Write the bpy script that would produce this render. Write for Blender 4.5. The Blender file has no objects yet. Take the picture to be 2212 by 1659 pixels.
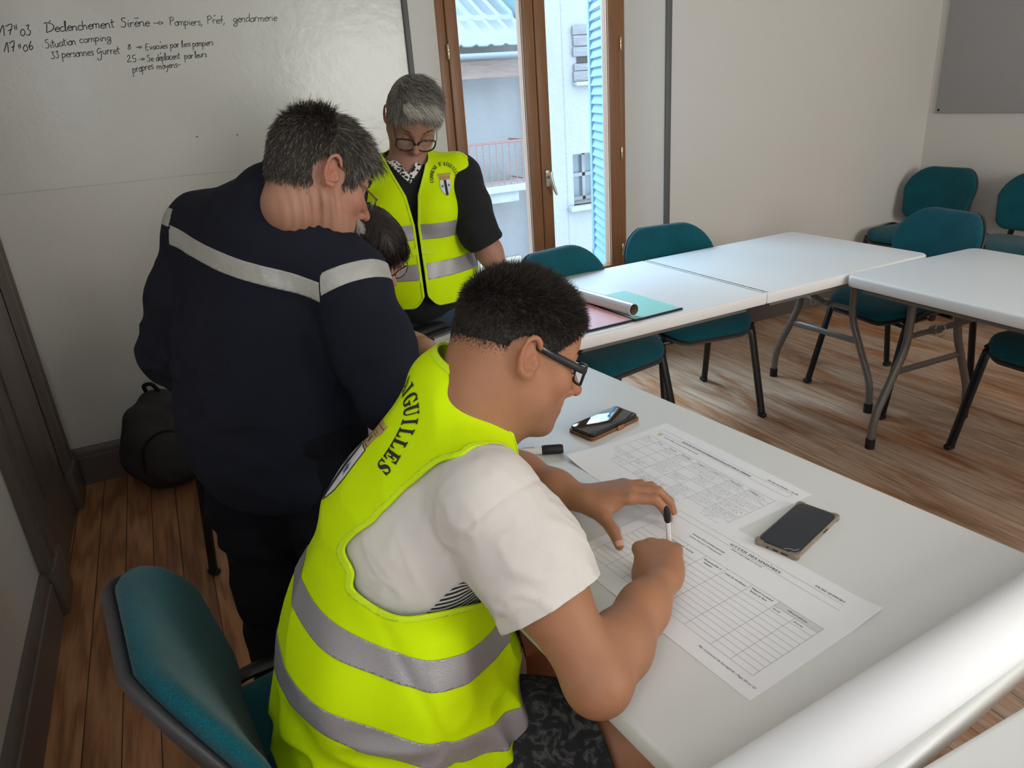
import bpy, bmesh, math, random
import numpy as np
from mathutils import Vector, Matrix
from mathutils.bvhtree import BVHTree

SC = bpy.context.scene
COL = SC.collection
random.seed(4)
RNG = np.random.default_rng(7)

# ------------------------------------------------------------------ camera
cam_data = bpy.data.cameras.new('camera')
cam = bpy.data.objects.new('camera', cam_data)
COL.objects.link(cam)
cam_data.sensor_fit = 'HORIZONTAL'
cam_data.sensor_width = 36.0
cam_data.lens = 25.575
cam_data.clip_start = 0.03
cam_data.clip_end = 200
cam.matrix_world = Matrix((
    (0.896645, 0.220768, -0.383783, 0.0),
    (-0.437533, 0.309154, -0.844386, 0.0),
    (-0.067766, 0.925032, 0.373795, 1.514),
    (0, 0, 0, 1)))
SC.camera = cam
SC.view_settings.view_transform = 'Standard'
SC.view_settings.look = 'None'
SC.view_settings.gamma = 1.0
SC.view_settings.use_curve_mapping = False
SC.view_settings.exposure = 0.0
try:
    SC.cycles.max_bounces = 8
    SC.cycles.diffuse_bounces = 5
    SC.cycles.transparent_max_bounces = 16
    SC.cycles.sample_clamp_indirect = 6.0
    SC.cycles.caustics_reflective = False
    SC.cycles.caustics_refractive = False
except Exception:
    pass

# ------------------------------------------------------------------ sky and daylight
W = bpy.data.worlds.new('overcast_sky')
SC.world = W
W.use_nodes = True
wn = W.node_tree.nodes['Background']
wn.inputs[0].default_value = (0.58, 0.79, 1.0, 1)
wn.inputs[1].default_value = 6.4


def area_light(name, loc, look, sx, sy, power, color, portal=False):
    d = bpy.data.lights.new(name, 'AREA')
    d.shape = 'RECTANGLE'
    d.size, d.size_y = sx, sy
    d.energy = power
    d.color = color
    o = bpy.data.objects.new(name, d)
    o.location = loc
    o.rotation_euler = Vector(look).to_track_quat('-Z', 'Y').to_euler()
    COL.objects.link(o)
    if portal:
        d.cycles.is_portal = True
    return o


# daylight entering by the french window, by the windows of the wall behind the photographer
area_light('french_window_daylight', (1.91, 3.72, 1.42), (0, -1, 0), 0.98, 1.8, 1, (1, 1, 1), portal=True)
area_light('added_sky_lamp', (2.2, 6.4, 4.3), (-0.05, -1, -0.72), 3.4, 1.7, 620, (0.50, 0.76, 1.0))  # added lamp out of view, boosts sky light through the window only
area_light('rear_window_daylight', (2.6, -2.13, 1.65), (0, 1, -0.12), 1.5, 1.5, 84, (1.0, 0.985, 0.94))
area_light('side_window_daylight', (-0.52, -0.55, 1.75), (1, 0.25, -0.15), 1.0, 1.3, 24, (0.86, 0.93, 1.0))


# ------------------------------------------------------------------ helpers
def tag(o, label=None, cat=None, group=None, kind=None):
    if label: o['label'] = label
    if cat: o['category'] = cat
    if group: o['group'] = group
    if kind: o['kind'] = kind
    return o


def empty(name, loc, rz=0.0):
    o = bpy.data.objects.new(name, None)
    o.empty_display_size = 0.05
    o.location = loc
    o.rotation_euler = (0, 0, rz)
    COL.objects.link(o)
    return o


def copy_tree(o, parent=None):
    c = o.copy()
    COL.objects.link(c)
    c.parent = parent
    for ch in [x for x in bpy.data.objects if x.parent == o]:
        copy_tree(ch, c)
    return c


class MB:
    """collects geometry for one mesh"""
    def __init__(s):
        s.v = []
        s.f = []
        s.m = []

    def add(s, v, f, mi=0, M=None):
        n = len(s.v)
        if M is not None:
            v = [tuple(M @ Vector(p)) for p in v]
        s.v.extend([tuple(map(float, p)) for p in v])
        s.f.extend([tuple(int(i) + n for i in q) for q in f])
        s.m.extend([mi] * len(f))
        return s

    def box(s, c, size, r=0.0, seg=2, M=None, mi=0):
        bm = bmesh.new()
        bmesh.ops.create_cube(bm, size=1.0)
        for v in bm.verts:
            v.co = Vector((v.co.x * size[0], v.co.y * size[1], v.co.z * size[2]))
        if r > 0:
            bmesh.ops.bevel(bm, geom=bm.edges[:], offset=r, segments=seg, affect='EDGES', profile=0.5)
        bm.verts.index_update()
        T = Matrix.Translation(c)
        if M is not None:
            T = M @ T
        s.add([v.co[:] for v in bm.verts], [[v.index for v in f.verts] for f in bm.faces], mi, T)
        bm.free()
        return s

    def prism(s, pts, z0, z1, mi=0, M=None):
        """outline in xy extruded in z"""
        n = len(pts)
        v = [(p[0], p[1], z0) for p in pts] + [(p[0], p[1], z1) for p in pts]
        f = [tuple(range(n - 1, -1, -1)), tuple(range(n, 2 * n))]
        f += [(i, (i + 1) % n, n + (i + 1) % n, n + i) for i in range(n)]
        return s.add(v, f, mi, M)

    def rings(s, R, closed=True, cap0=True, cap1=True, mi=0):
        n = len(R[0])
        v = [p for r in R for p in r]
        f = []
        for k in range(len(R) - 1):
            for i in range(n if closed else n - 1):
                j = (i + 1) % n
                f.append((k * n + i, k * n + j, (k + 1) * n + j, (k + 1) * n + i))
        if cap0: f.append(tuple(range(n - 1, -1, -1)))
        if cap1: f.append(tuple((len(R) - 1) * n + i for i in range(n)))
        return s.add(v, f, mi)

    def tube(s, path, r, n=10, mi=0, oval=None, up=(0, 0, 1), caps=True):
        P = [Vector(p) for p in path]
        rs = r if hasattr(r, '__len__') else [r] * len(P)
        R = []
        upv = Vector(up)
        prev = None
        for i, p in enumerate(P):
            if i == 0: t = P[1] - P[0]
            elif i == len(P) - 1: t = P[-1] - P[-2]
            else: t = (P[i + 1] - P[i]).normalized() + (P[i] - P[i - 1]).normalized()
            t.normalize()
            a = prev if prev is not None else upv
            a = a - t * a.dot(t)
            if a.length < 1e-4:
                a = Vector((1, 0, 0)) - t * t.x
                if a.length < 1e-4: a = Vector((0, 1, 0))
            a.normalize()
            prev = a
            b = t.cross(a)
            ra, rb = (rs[i], rs[i]) if oval is None else oval
            R.append([tuple(p + a * (ra * math.cos(2 * math.pi * k / n)) + b * (rb * math.sin(2 * math.pi * k / n))) for k in range(n)])
        return s.rings(R, True, caps, caps, mi)

    def lathe(s, prof, n=24, c=(0, 0, 0), M=None, mi=0):
        """profile of (radius, z)"""
        v = [(r * math.cos(2 * math.pi * i / n), r * math.sin(2 * math.pi * i / n), z) for r, z in prof for i in range(n)]
        f = [(k * n + i, k * n + (i + 1) % n, (k + 1) * n + (i + 1) % n, (k + 1) * n + i) for k in range(len(prof) - 1) for i in range(n)]
        f += [tuple(range(n - 1, -1, -1)), tuple((len(prof) - 1) * n + i for i in range(n))]
        T = Matrix.Translation(c)
        if M is not None: T = M @ T
        return s.add(v, f, mi, T)

    def build(s, name, mats, parent=None, angle=40, world=False, recalc=True):
        me = bpy.data.meshes.new(name)
        V = s.v
        if world and parent is not None:
            off = wloc(parent)
            V = [(p[0] - off[0], p[1] - off[1], p[2] - off[2]) for p in V]
        me.from_pydata(V, [], s.f)
        if not isinstance(mats, (list, tuple)): mats = [mats]
        for m in mats: me.materials.append(m)
        if len(mats) > 1: me.polygons.foreach_set('material_index', s.m)
        if recalc:
            bm = bmesh.new()
            bm.from_mesh(me)
            bmesh.ops.recalc_face_normals(bm, faces=bm.faces[:])
            bm.to_mesh(me)
            bm.free()
        if angle:
            me.polygons.foreach_set('use_smooth', [True] * len(me.polygons))
            me.set_sharp_from_angle(angle=math.radians(angle))
        me.update()
        o = bpy.data.objects.new(name, me)
        COL.objects.link(o)
        if parent is not None: o.parent = parent
        return o


def wloc(o):
    p = Vector((0, 0, 0))
    while o is not None:
        p += o.location
        o = o.parent
    return p


def arc(p0, p1, p2, r, n=6):
    """rounds the corner p1 of a path"""
    p0, p1, p2 = Vector(p0), Vector(p1), Vector(p2)
    a = (p0 - p1).normalized()
    b = (p2 - p1).normalized()
    d = min(r, (p0 - p1).length * 0.49, (p2 - p1).length * 0.49)
    A, B = p1 + a * d, p1 + b * d
    return [tuple(A * (1 - t) ** 2 + p1 * (2 * t * (1 - t)) + B * t ** 2) for t in [i / n for i in range(n + 1)]]


def rpath(pts, r, n=6):
    out = [tuple(pts[0])]
    for i in range(1, len(pts) - 1):
        out += arc(pts[i - 1], pts[i], pts[i + 1], r, n)
    out.append(tuple(pts[-1]))
    return out


def catmull(pts, n=6):
    P = [np.array(p, float) for p in pts]
    P = [2 * P[0] - P[1]] + P + [2 * P[-1] - P[-2]]
    out = []
    for i in range(1, len(P) - 2):
        a, b, c, d = P[i - 1:i + 3]
        for k in range(n):
            t = k / n
            out.append(0.5 * ((2 * b) + (c - a) * t + (2 * a - 5 * b + 4 * c - d) * t * t + (3 * b - a - 3 * c + d) * t ** 3))
    out.append(P[-2])
    return out


# ------------------------------------------------------------------ materials
def mat(name, color, rough=0.6, metal=0.0, spec=0.5, bump=None, var=None, sheen=0.0, coat=0.0, trans=0.0, alpha=1.0, ior=1.45, attr=None, sss=0.0):
    """bump=(scale,strength,detail[,stretch]); var=(scale,amount): colour mottling"""
    m = bpy.data.materials.new(name)
    m.use_nodes = True
    nt = m.node_tree
    b = nt.nodes['Principled BSDF']
    b.inputs['Base Color'].default_value = (*color, 1)
    b.inputs['Roughness'].default_value = rough
    b.inputs['Metallic'].default_value = metal
    b.inputs['Specular IOR Level'].default_value = spec
    b.inputs['IOR'].default_value = ior
    b.inputs['Coat Weight'].default_value = coat
    b.inputs['Sheen Weight'].default_value = sheen
    b.inputs['Transmission Weight'].default_value = trans
    b.inputs['Alpha'].default_value = alpha
    tc = nt.nodes.new('ShaderNodeTexCoord')
    if sss:
        b.inputs['Subsurface Weight'].default_value = sss
        b.inputs['Subsurface Radius'].default_value = (0.012, 0.005, 0.003)
        b.inputs['Subsurface Scale'].default_value = 1.0
    src = None
    if attr:
        a = nt.nodes.new('ShaderNodeAttribute')
        a.attribute_name = attr
        src = a.outputs['Color']
        nt.links.new(src, b.inputs['Base Color'])
    if var:
        n = nt.nodes.new('ShaderNodeTexNoise')
        n.inputs['Scale'].default_value = var[0]
        n.inputs['Detail'].default_value = 4
        nt.links.new(tc.outputs['Object'], n.inputs['Vector'])
        mp = nt.nodes.new('ShaderNodeMapRange')
        mp.inputs['To Min'].default_value = 1 - var[1]
        mp.inputs['To Max'].default_value = 1 + var[1]
        nt.links.new(n.outputs['Fac'], mp.inputs['Value'])
        mx = nt.nodes.new('ShaderNodeVectorMath')
        mx.operation = 'SCALE'
        if src is not None: nt.links.new(src, mx.inputs[0])
        else: mx.inputs[0].default_value = color
        nt.links.new(mp.outputs[0], mx.inputs['Scale'])
        nt.links.new(mx.outputs[0], b.inputs['Base Color'])
    if bump:
        n = nt.nodes.new('ShaderNodeTexNoise')
        n.inputs['Scale'].default_value = bump[0]
        n.inputs['Detail'].default_value = bump[2] if len(bump) > 2 else 3
        if len(bump) > 3:
            mpn = nt.nodes.new('ShaderNodeMapping')
            mpn.inputs['Scale'].default_value = bump[3]
            nt.links.new(tc.outputs['Object'], mpn.inputs['Vector'])
            nt.links.new(mpn.outputs[0], n.inputs['Vector'])
        else:
            nt.links.new(tc.outputs['Object'], n.inputs['Vector'])
        bp = nt.nodes.new('ShaderNodeBump')
        bp.inputs['Strength'].default_value = bump[1]
        bp.inputs['Distance'].default_value = 0.01
        nt.links.new(n.outputs['Fac'], bp.inputs['Height'])
        nt.links.new(bp.outputs[0], b.inputs['Normal'])
    return m


class NT:
    """short-hand for building node materials"""
    def __init__(s, name):
        s.m = bpy.data.materials.new(name)
        s.m.use_nodes = True
        s.t = s.m.node_tree
        s.b = s.t.nodes['Principled BSDF']
        s.tc = s.t.nodes.new('ShaderNodeTexCoord')

    def n(s, typ, **k):
        x = s.t.nodes.new('ShaderNode' + typ)
        for a, v in k.items():
            setattr(x, a, v)
        return x

    def l(s, a, b):
        s.t.links.new(a, b)

    def math(s, op, a, b=None, c=None):
        x = s.n('Math', operation=op)
        for i, q in enumerate((a, b, c)):
            if q is None: continue
            if hasattr(q, 'links'): s.l(q, x.inputs[i])
            else: x.inputs[i].default_value = q
        return x.outputs[0]

    def noise(s, vec, scale, detail=3, rough=0.5, dist=0.0):
        x = s.n('TexNoise')
        x.inputs['Scale'].default_value = scale
        x.inputs['Detail'].default_value = detail
        x.inputs['Roughness'].default_value = rough
        x.inputs['Distortion'].default_value = dist
        s.l(vec, x.inputs['Vector'])
        return x.outputs['Fac']

    def mapping(s, vec, scale=(1, 1, 1), loc=(0, 0, 0)):
        x = s.n('Mapping')
        x.inputs['Scale'].default_value = scale
        x.inputs['Location'].default_value = loc
        s.l(vec, x.inputs['Vector'])
        return x.outputs[0]

    def ramp(s, fac, stops):
        x = s.n('ValToRGB')
        e = x.color_ramp.elements
        while len(e) < len(stops): e.new(0.5)
        for q, (p, c) in zip(e, stops):
            q.position = p
            q.color = (*c, 1)
        s.l(fac, x.inputs[0])
        return x.outputs[0]

    def mix(s, fac, a, b, typ='MIX'):
        x = s.n('MixRGB', blend_type=typ)
        for i, q in enumerate((fac, a, b)):
            if hasattr(q, 'links'): s.l(q, x.inputs[i])
            elif isinstance(q, tuple): x.inputs[i].default_value = (*q, 1)
            else: x.inputs[i].default_value = q
        return x.outputs[0]

    def bump(s, h, strength, dist=0.01):
        x = s.n('Bump')
        x.inputs['Strength'].default_value = strength
        x.inputs['Distance'].default_value = dist
        s.l(h, x.inputs['Height'])
        s.l(x.outputs[0], s.b.inputs['Normal'])


def floor_material():
    k = NT('old_pine_boards')
    sep = k.n('SeparateXYZ')
    k.l(k.tc.outputs['Object'], sep.inputs[0])
    u = k.math('DIVIDE', k.math('ADD', sep.outputs[0], 10 * 0.0945 + 0.392), 0.0945)
    idx = k.math('FLOOR', u)
    fr = k.math('FRACT', u)
    edge = k.math('MINIMUM', fr, k.math('SUBTRACT', 1.0, fr))
    wn = k.n('TexWhiteNoise', noise_dimensions='1D')
    k.l(idx, wn.inputs['W'])
    comb = k.n('CombineXYZ')
    k.l(k.math('MULTIPLY', sep.outputs[0], 1.0), comb.inputs[0])
    k.l(k.math('ADD', sep.outputs[1], k.math('MULTIPLY', wn.outputs['Value'], 31.0)), comb.inputs[1])
    k.l(k.math('MULTIPLY', idx, 3.7), comb.inputs[2])
    g = comb.outputs[0]
    rings = k.n('TexWave', wave_type='RINGS', rings_direction='X')
    rings.inputs['Scale'].default_value = 3.2
    rings.inputs['Distortion'].default_value = 9.0
    rings.inputs['Detail'].default_value = 3
    rings.inputs['Detail Scale'].default_value = 0.9
    k.l(k.mapping(g, (7.0, 0.55, 1)), rings.inputs['Vector'])
    streak = k.noise(k.mapping(g, (16, 0.8, 1)), 3.0, 5, 0.62, 0.3)
    fine = k.noise(k.mapping(g, (60, 2.2, 1)), 6, 4, 0.6)
    base = k.ramp(k.math('ADD', k.math('MULTIPLY', rings.outputs['Fac'], 0.22), k.math('ADD', k.math('MULTIPLY', fine, 0.28), k.math('MULTIPLY', streak, 0.50))),
                  [(0.0, (0.10, 0.04, 0.018)), (0.36, (0.27, 0.115, 0.05)), (0.56, (0.44, 0.205, 0.092)), (0.85, (0.58, 0.32, 0.165))])
    tone = k.math('ADD', 0.72, k.math('MULTIPLY', wn.outputs['Value'], 0.5))
    c = k.n('VectorMath', operation='SCALE')
    k.l(base, c.inputs[0])
    k.l(tone, c.inputs['Scale'])
    # worn, greyed varnish on the open side, window light added into its colour
    wear = k.noise(k.mapping(k.tc.outputs['Object'], (3.2, 0.8, 1)), 1.8, 5, 0.62, 0.6)
    reg = k.n('MapRange')
    reg.inputs['From Min'].default_value = 0.9
    reg.inputs['From Max'].default_value = 1.7
    k.l(sep.outputs[0], reg.inputs['Value'])
    wf = k.n('MapRange')
    wf.inputs['From Min'].default_value = 0.38
    wf.inputs['From Max'].default_value = 0.58
    wf.inputs['To Max'].default_value = 0.8
    k.l(wear, wf.inputs['Value'])
    wfac = k.math('MULTIPLY', wf.outputs[0], reg.outputs[0])
    worn_lit_c = k.ramp(k.math('ADD', k.math('MULTIPLY', fine, 0.4), k.math('MULTIPLY', streak, 0.6)), [(0.30, (0.26, 0.15, 0.095)), (0.48, (0.56, 0.40, 0.28)), (0.70, (0.78, 0.64, 0.52))])
    cc = k.mix(wfac, c.outputs[0], worn_lit_c)
    seam = k.n('MapRange')
    seam.inputs['From Min'].default_value = 0.006
    seam.inputs['From Max'].default_value = 0.022
    k.l(edge, seam.inputs['Value'])
    fin = k.mix(k.math('MAXIMUM', seam.outputs[0], k.math('MULTIPLY', reg.outputs[0], 0.45)), (0.03, 0.015, 0.008), cc)
    k.l(fin, k.b.inputs['Base Color'])
    k.b.inputs['Roughness'].default_value = 0.42
    k.b.inputs['Specular IOR Level'].default_value = 0.35
    k.bump(k.math('ADD', seam.outputs[0], k.math('MULTIPLY', fine, 0.12)), 0.35, 0.004)
    return k.m


def whiteboard_material():
    k = NT('whiteboard_paint')
    n1 = k.noise(k.mapping(k.tc.outputs['Object'], (0.8, 1, 1.6)), 2.0, 6, 0.6, 0.8)
    k.l(k.ramp(n1, [(0.3, (0.66, 0.665, 0.63)), (0.7, (0.70, 0.70, 0.665))]), k.b.inputs['Base Color'])
    k.b.inputs['Roughness'].default_value = 0.22
    k.b.inputs['Specular IOR Level'].default_value = 0.42
    n2 = k.noise(k.tc.outputs['Object'], 24, 3, 0.55)
    n3 = k.noise(k.tc.outputs['Object'], 5, 2, 0.5)
    k.bump(k.math('ADD', n2, k.math('MULTIPLY', n3, 2.0)), 0.10, 0.01)
    return k.m


def stucco_material(name, a, b, rough=24):
    k = NT(name)
    n1 = k.noise(k.tc.outputs['Object'], rough, 6, 0.7)
    n2 = k.noise(k.mapping(k.tc.outputs['Object'], (1.6, 1, 0.35)), 1.5, 5, 0.6, 0.6)
    k.l(k.mix(k.math('MULTIPLY', n2, 0.8), a, b), k.b.inputs['Base Color'])
    k.b.inputs['Roughness'].default_value = 0.95
    k.bump(n1, 0.9, 0.03)
    return k.m


def wood_material(name, c0, c1, scale=(30, 30, 2), rough=0.45):
    k = NT(name)
    n = k.noise(k.mapping(k.tc.outputs['Object'], scale), 3, 5, 0.6, 0.4)
    k.l(k.ramp(n, [(0.25, c0), (0.75, c1)]), k.b.inputs['Base Color'])
    k.b.inputs['Roughness'].default_value = rough
    k.b.inputs['Specular IOR Level'].default_value = 0.3
    k.bump(n, 0.15, 0.003)
    return k.m


def fabric_material(name, c0, c1, scale=420, rough=0.95, bump=0.35, sheen=0.15):
    k = NT(name)
    w1 = k.n('TexVoronoi')
    w1.inputs['Scale'].default_value = scale
    k.l(k.tc.outputs['Object'], w1.inputs['Vector'])
    n = k.noise(k.tc.outputs['Object'], 9, 3)
    f = k.math('ADD', k.math('MULTIPLY', w1.outputs['Distance'], 0.6), k.math('MULTIPLY', n, 0.5))
    k.l(k.ramp(f, [(0.2, c0), (0.8, c1)]), k.b.inputs['Base Color'])
    k.b.inputs['Roughness'].default_value = rough
    k.b.inputs['Specular IOR Level'].default_value = 0.15
    k.b.inputs['Sheen Weight'].default_value = sheen
    k.bump(w1.outputs['Distance'], bump, 0.002)
    return k.m


M = {}
M['wall'] = mat('wall_paint', (0.70, 0.685, 0.65), 0.85, bump=(60, 0.10, 4), spec=0.2)
M['ceiling'] = mat('ceiling_paint', (0.8, 0.8, 0.78), 0.9)
M['floor'] = floor_material()
M['board'] = whiteboard_material()
M['taupe'] = mat('taupe_gloss_paint', (0.150, 0.122, 0.108), 0.38, bump=(25, 0.06, 3), var=(6, 0.10), spec=0.4)
M['trim'] = mat('grey_trim', (0.12, 0.12, 0.122), 0.5)
M['window_wood'] = wood_material('varnished_window_wood', (0.21, 0.095, 0.042), (0.29, 0.14, 0.066), (40, 40, 1.6), 0.35)
M['brass'] = mat('dull_brass', (0.55, 0.47, 0.33), 0.35, 1.0)
M['aluminium'] = mat('satin_aluminium', (0.72, 0.68, 0.62), 0.35, 0.9)
M['sealant'] = mat('putty', (0.55, 0.45, 0.32), 0.7)
M['glass'] = mat('window_glass', (0.9, 0.95, 1.0), 0.02, alpha=0.06, spec=0.6)
M['plastic_white'] = mat('white_moulded_plastic', (0.80, 0.805, 0.80), 0.38, bump=(160, 0.05, 2), spec=0.4)
M['plastic_cream'] = mat('off_white_laminate', (0.71, 0.715, 0.69), 0.4, bump=(200, 0.03, 2), spec=0.4)
M['grey_steel'] = mat('grey_painted_steel', (0.20, 0.19, 0.175), 0.4, 0.35)
M['rubber'] = mat('black_rubber', (0.012, 0.012, 0.013), 0.6)
M['black_metal'] = mat('black_painted_tube', (0.010, 0.010, 0.011), 0.32, spec=0.5)
M['black_plastic'] = mat('black_plastic_shell', (0.045, 0.045, 0.05), 0.5, bump=(300, 0.1, 2))
M['teal'] = fabric_material('teal_wool_fabric', (0.001, 0.044, 0.062), (0.005, 0.102, 0.130))
M['paper'] = mat('white_paper', (0.86, 0.86, 0.87), 0.8, spec=0.2)
M['ink'] = mat('black_print', (0.03, 0.03, 0.035), 0.7)
M['ink_grey'] = mat('grey_print', (0.25, 0.25, 0.26), 0.7)
M['ink_fill'] = mat('grey_cell_fill', (0.70, 0.70, 0.71), 0.8)
M['pencil'] = mat('blue_pen_ink', (0.10, 0.11, 0.17), 0.7)
M['marker_ink'] = mat('black_marker_ink', (0.012, 0.012, 0.012), 0.5)
# ================================================================== the room
def struct(name, mb, m, parent=None, angle=40):
    o = mb.build(name, m, parent, angle)
    if parent is None: o['kind'] = 'structure'
    return o


XL, XR, YB, YF, ZC = -0.60, 4.80, 3.48, -2.20, 2.62
WX0, WX1 = 1.378, 2.444          # window frame, at the outer side of the splay
PX0, PX1 = 1.199, 2.625          # window opening at the room side
struct('floor', MB().box(((XL + XR) / 2, 0.9, -0.05), (XR - XL + 0.6, 6.2, 0.1)), M['floor'])
struct('ceiling', MB().box(((XL + XR) / 2, (YB + YF) / 2, ZC + 0.05), (XR - XL + 0.6, YB - YF + 0.6, 0.1)), M['ceiling'])
mb = MB()
mb.box(((XL - 0.2 + PX0) / 2, YB + 0.16, ZC / 2), (PX0 - XL + 0.2, 0.32, ZC))
mb.box(((PX1 + XR + 0.2) / 2, YB + 0.16, ZC / 2), (XR + 0.2 - PX1, 0.32, ZC))
mb.box(((PX0 + PX1) / 2, YB + 0.16, 0.20), (PX1 - PX0, 0.32, 0.40))
mb.box(((PX0 + PX1) / 2, YB + 0.16, 2.46), (PX1 - PX0, 0.32, 0.32))
# splayed cheeks of the window recess
mb.prism([(PX0, YB), (WX0, YB + 0.12), (WX0, YB + 0.32), (PX0, YB + 0.32)], 0.4, 2.3)
mb.prism([(PX1, YB), (PX1, YB + 0.32), (WX1, YB + 0.32), (WX1, YB + 0.12)], 0.4, 2.3)
struct('wall_back', mb, M['wall'], angle=20)
mb = MB()
mb.box((XL - 0.1, (YB + YF) / 2, ZC / 2), (0.2, YB - YF, ZC))
struct('wall_left', mb, M['wall'])
struct('wall_right', MB().box((XR + 0.1, (YB + YF) / 2, ZC / 2), (0.2, YB - YF, ZC)), M['wall'])
struct('wall_front', MB().box(((XL + XR) / 2, YF - 0.1, ZC / 2), (XR - XL, 0.2, ZC)), M['wall'])

# glossy writing surface on the back wall, its lower edge just above the seats
wb = MB().box(((XL + PX0 - 0.02) / 2 + 0.005, YB - 0.0015, (1.272 + ZC) / 2), (PX0 - XL - 0.034, 0.003, ZC - 1.272), 0.001, 1).build('whiteboard', M['board'])
tag(wb, 'large glossy whiteboard covering the wall left of the window, with handwriting', 'whiteboard')
# grey edge strips of the window recess
for i, px in enumerate((PX0, PX1)):
    struct('trim_%d' % (i + 1), MB().box((px + (-0.011 if i == 0 else 0.014), YB - 0.008, ZC / 2), (0.026 if i == 0 else 0.034, 0.02, ZC), 0.006), M['trim'])
# base boards
def skirting(name, p0, p1, nrm, h=0.175, t=0.022):
    p0, p1, nrm = Vector((*p0, 0)), Vector((*p1, 0)), Vector((*nrm, 0))
    prof = [(0, 0), (t, 0), (t, h - 0.045), (t - 0.005, h - 0.04), (t - 0.005, h - 0.022), (t - 0.011, h - 0.008), (t - 0.016, h), (0, h)]
    R = [[tuple(p + nrm * a + Vector((0, 0, b))) for a, b in prof] for p in (p0, p1)]
    return struct(name, MB().rings(R), M['taupe'], angle=25)
skirting('baseboard_back', (XL, YB), (PX0 - 0.03, YB), (0, -1))
skirting('baseboard_back_right', (PX1 + 0.035, YB), (XR, YB), (0, -1))
skirting('baseboard_right', (XR, YB - 0.02), (XR, YF), (-1, 0))
skirting('baseboard_left', (XL, YF), (XL, 2.44), (1, 0), 0.18, 0.026)

# dark panelled door with wide moulded casing on the left wall
d = MB()
y0, y1 = 2.455, 3.405
def casing(mbx, ya, yb, x0, z0, z1, flip):
    w = yb - ya
    prof = [(0, 0), (0, 0.030), (0.10, 0.036), (0.18, 0.036), (0.24, 0.026), (0.42, 0.026), (0.48, 0.034), (0.60, 0.034), (0.66, 0.022), (0.86, 0.020), (0.92, 0.012), (1, 0.012), (1, 0)]
    pts = [(x0 + b, ya + (1 - a if flip else a) * w) for a, b in prof]
    mbx.prism(pts, z0, z1)
casing(d, y0, y0 + 0.20, XL, 0.17, 2.25, False)
casing(d, y1 - 0.20, y1, XL, 0.17, 2.25, True)
d.box((XL + 0.018, (y0 + y1) / 2, 2.33), (0.036, y1 - y0, 0.17), 0.006)
d1 = struct('door_1', d, M['taupe'], angle=25)
for ya in (y0 + 0.08, y1 - 0.08):
    MB().box((XL + 0.021, ya + (0.01 if ya < 3 else -0.01), 0.086), (0.042, 0.18, 0.172), 0.005).build('plinth_block', M['taupe'], d1)
leaf = MB().box((XL + 0.006, (y0 + y1) / 2, 1.12), (0.012, y1 - y0 - 0.34, 2.24))
for za, zb in ((0.28, 0.95), (1.05, 2.1)):
    leaf.box((XL + 0.013, (y0 + y1) / 2, (za + zb) / 2), (0.012, 0.30, zb - za), 0.005)
leaf.build('door_leaf', M['taupe'], d1, 25)

# ------------------------------------------------------------------ french window
fy = YB + 0.12
xm = 1.897                       # meeting stile
win = MB()
Z0, Z1 = 0.40, 2.3
for xa, xb, ya, yb in ((WX0, WX0 + 0.046, fy, fy + 0.09), (WX1 - 0.030, WX1, fy, fy + 0.09)):
    win.box(((xa + xb) / 2, (ya + yb) / 2, (Z0 + Z1) / 2), (xb - xa, yb - ya, Z1 - Z0), 0.004)
win.box(((WX0 + WX1) / 2, fy + 0.045, 0.425), (WX1 - WX0, 0.09, 0.05), 0.004)
win.box(((WX0 + WX1) / 2, fy + 0.045, 2.28), (WX1 - WX0, 0.09, 0.04), 0.004)
w1 = struct('window_1', win, M['window_wood'])
for nm, xa, xb in (('left', WX0 + 0.048, xm), ('right', xm + 0.003, WX1 - 0.032)):
    c = MB()
    sa, sb = (0.060, 0.066) if nm == 'left' else (0.066, 0.072)
    c.box((xa + sa / 2, fy + 0.028, (0.45 + 2.26) / 2), (sa, 0.07, 1.81), 0.006, 3)
    c.box((xb - sb / 2, fy + 0.028, (0.45 + 2.26) / 2), (sb, 0.07, 1.81), 0.006, 3)
    c.box(((xa + xb) / 2, fy + 0.028, 0.483), (xb - xa - 0.1, 0.066, 0.066), 0.006, 3)
    c.box(((xa + xb) / 2, fy + 0.028, 2.22), (xb - xa - 0.1, 0.066, 0.08), 0.006, 3)
    cs = c.build('casement', M['window_wood'], w1)
    g = MB().box(((xa + xb + sa - sb) / 2, fy + 0.03, 1.35), (xb - xa - sa - sb + 0.012, 0.005, 1.74)).build('pane', M['glass'], cs)
    pu = MB()
    for px in (xa + sa, xb - sb):
        pu.box((px, fy + 0.012, 1.35), (0.008, 0.006, 1.72), 0.001, 1)
    pu.build('putty_line', M['sealant'], cs)
    zs = (1.705, 1.145, 0.60)
    for z in zs:
        hx = WX0 + 0.047 if nm == 'left' else WX1 - 0.031
        MB().lathe([(0.0065, -0.034), (0.0085, -0.03), (0.0085, -0.002), (0.006, 0), (0.0085, 0.002), (0.0085, 0.03), (0.0065, 0.034)], 12, (hx, fy - 0.008, z)).build('hinge', M['brass'], cs)
    if nm == 'right':
        h = MB().box((xm + 0.036, fy - 0.010, 1.058), (0.026, 0.012, 0.088), 0.006, 3)
        h.tube([(xm + 0.036, fy - 0.012, 1.066), (xm + 0.036, fy - 0.05, 1.066)], 0.0085)
        h.tube([(xm + 0.036, fy - 0.05, 1.094), (xm + 0.037, fy - 0.052, 1.06), (xm + 0.052, fy - 0.056, 1.0), (xm + 0.062, fy - 0.06, 0.972)], [0.009, 0.010, 0.009, 0.006], oval=None)
        h.build('window_handle', M['aluminium'], cs)

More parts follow.
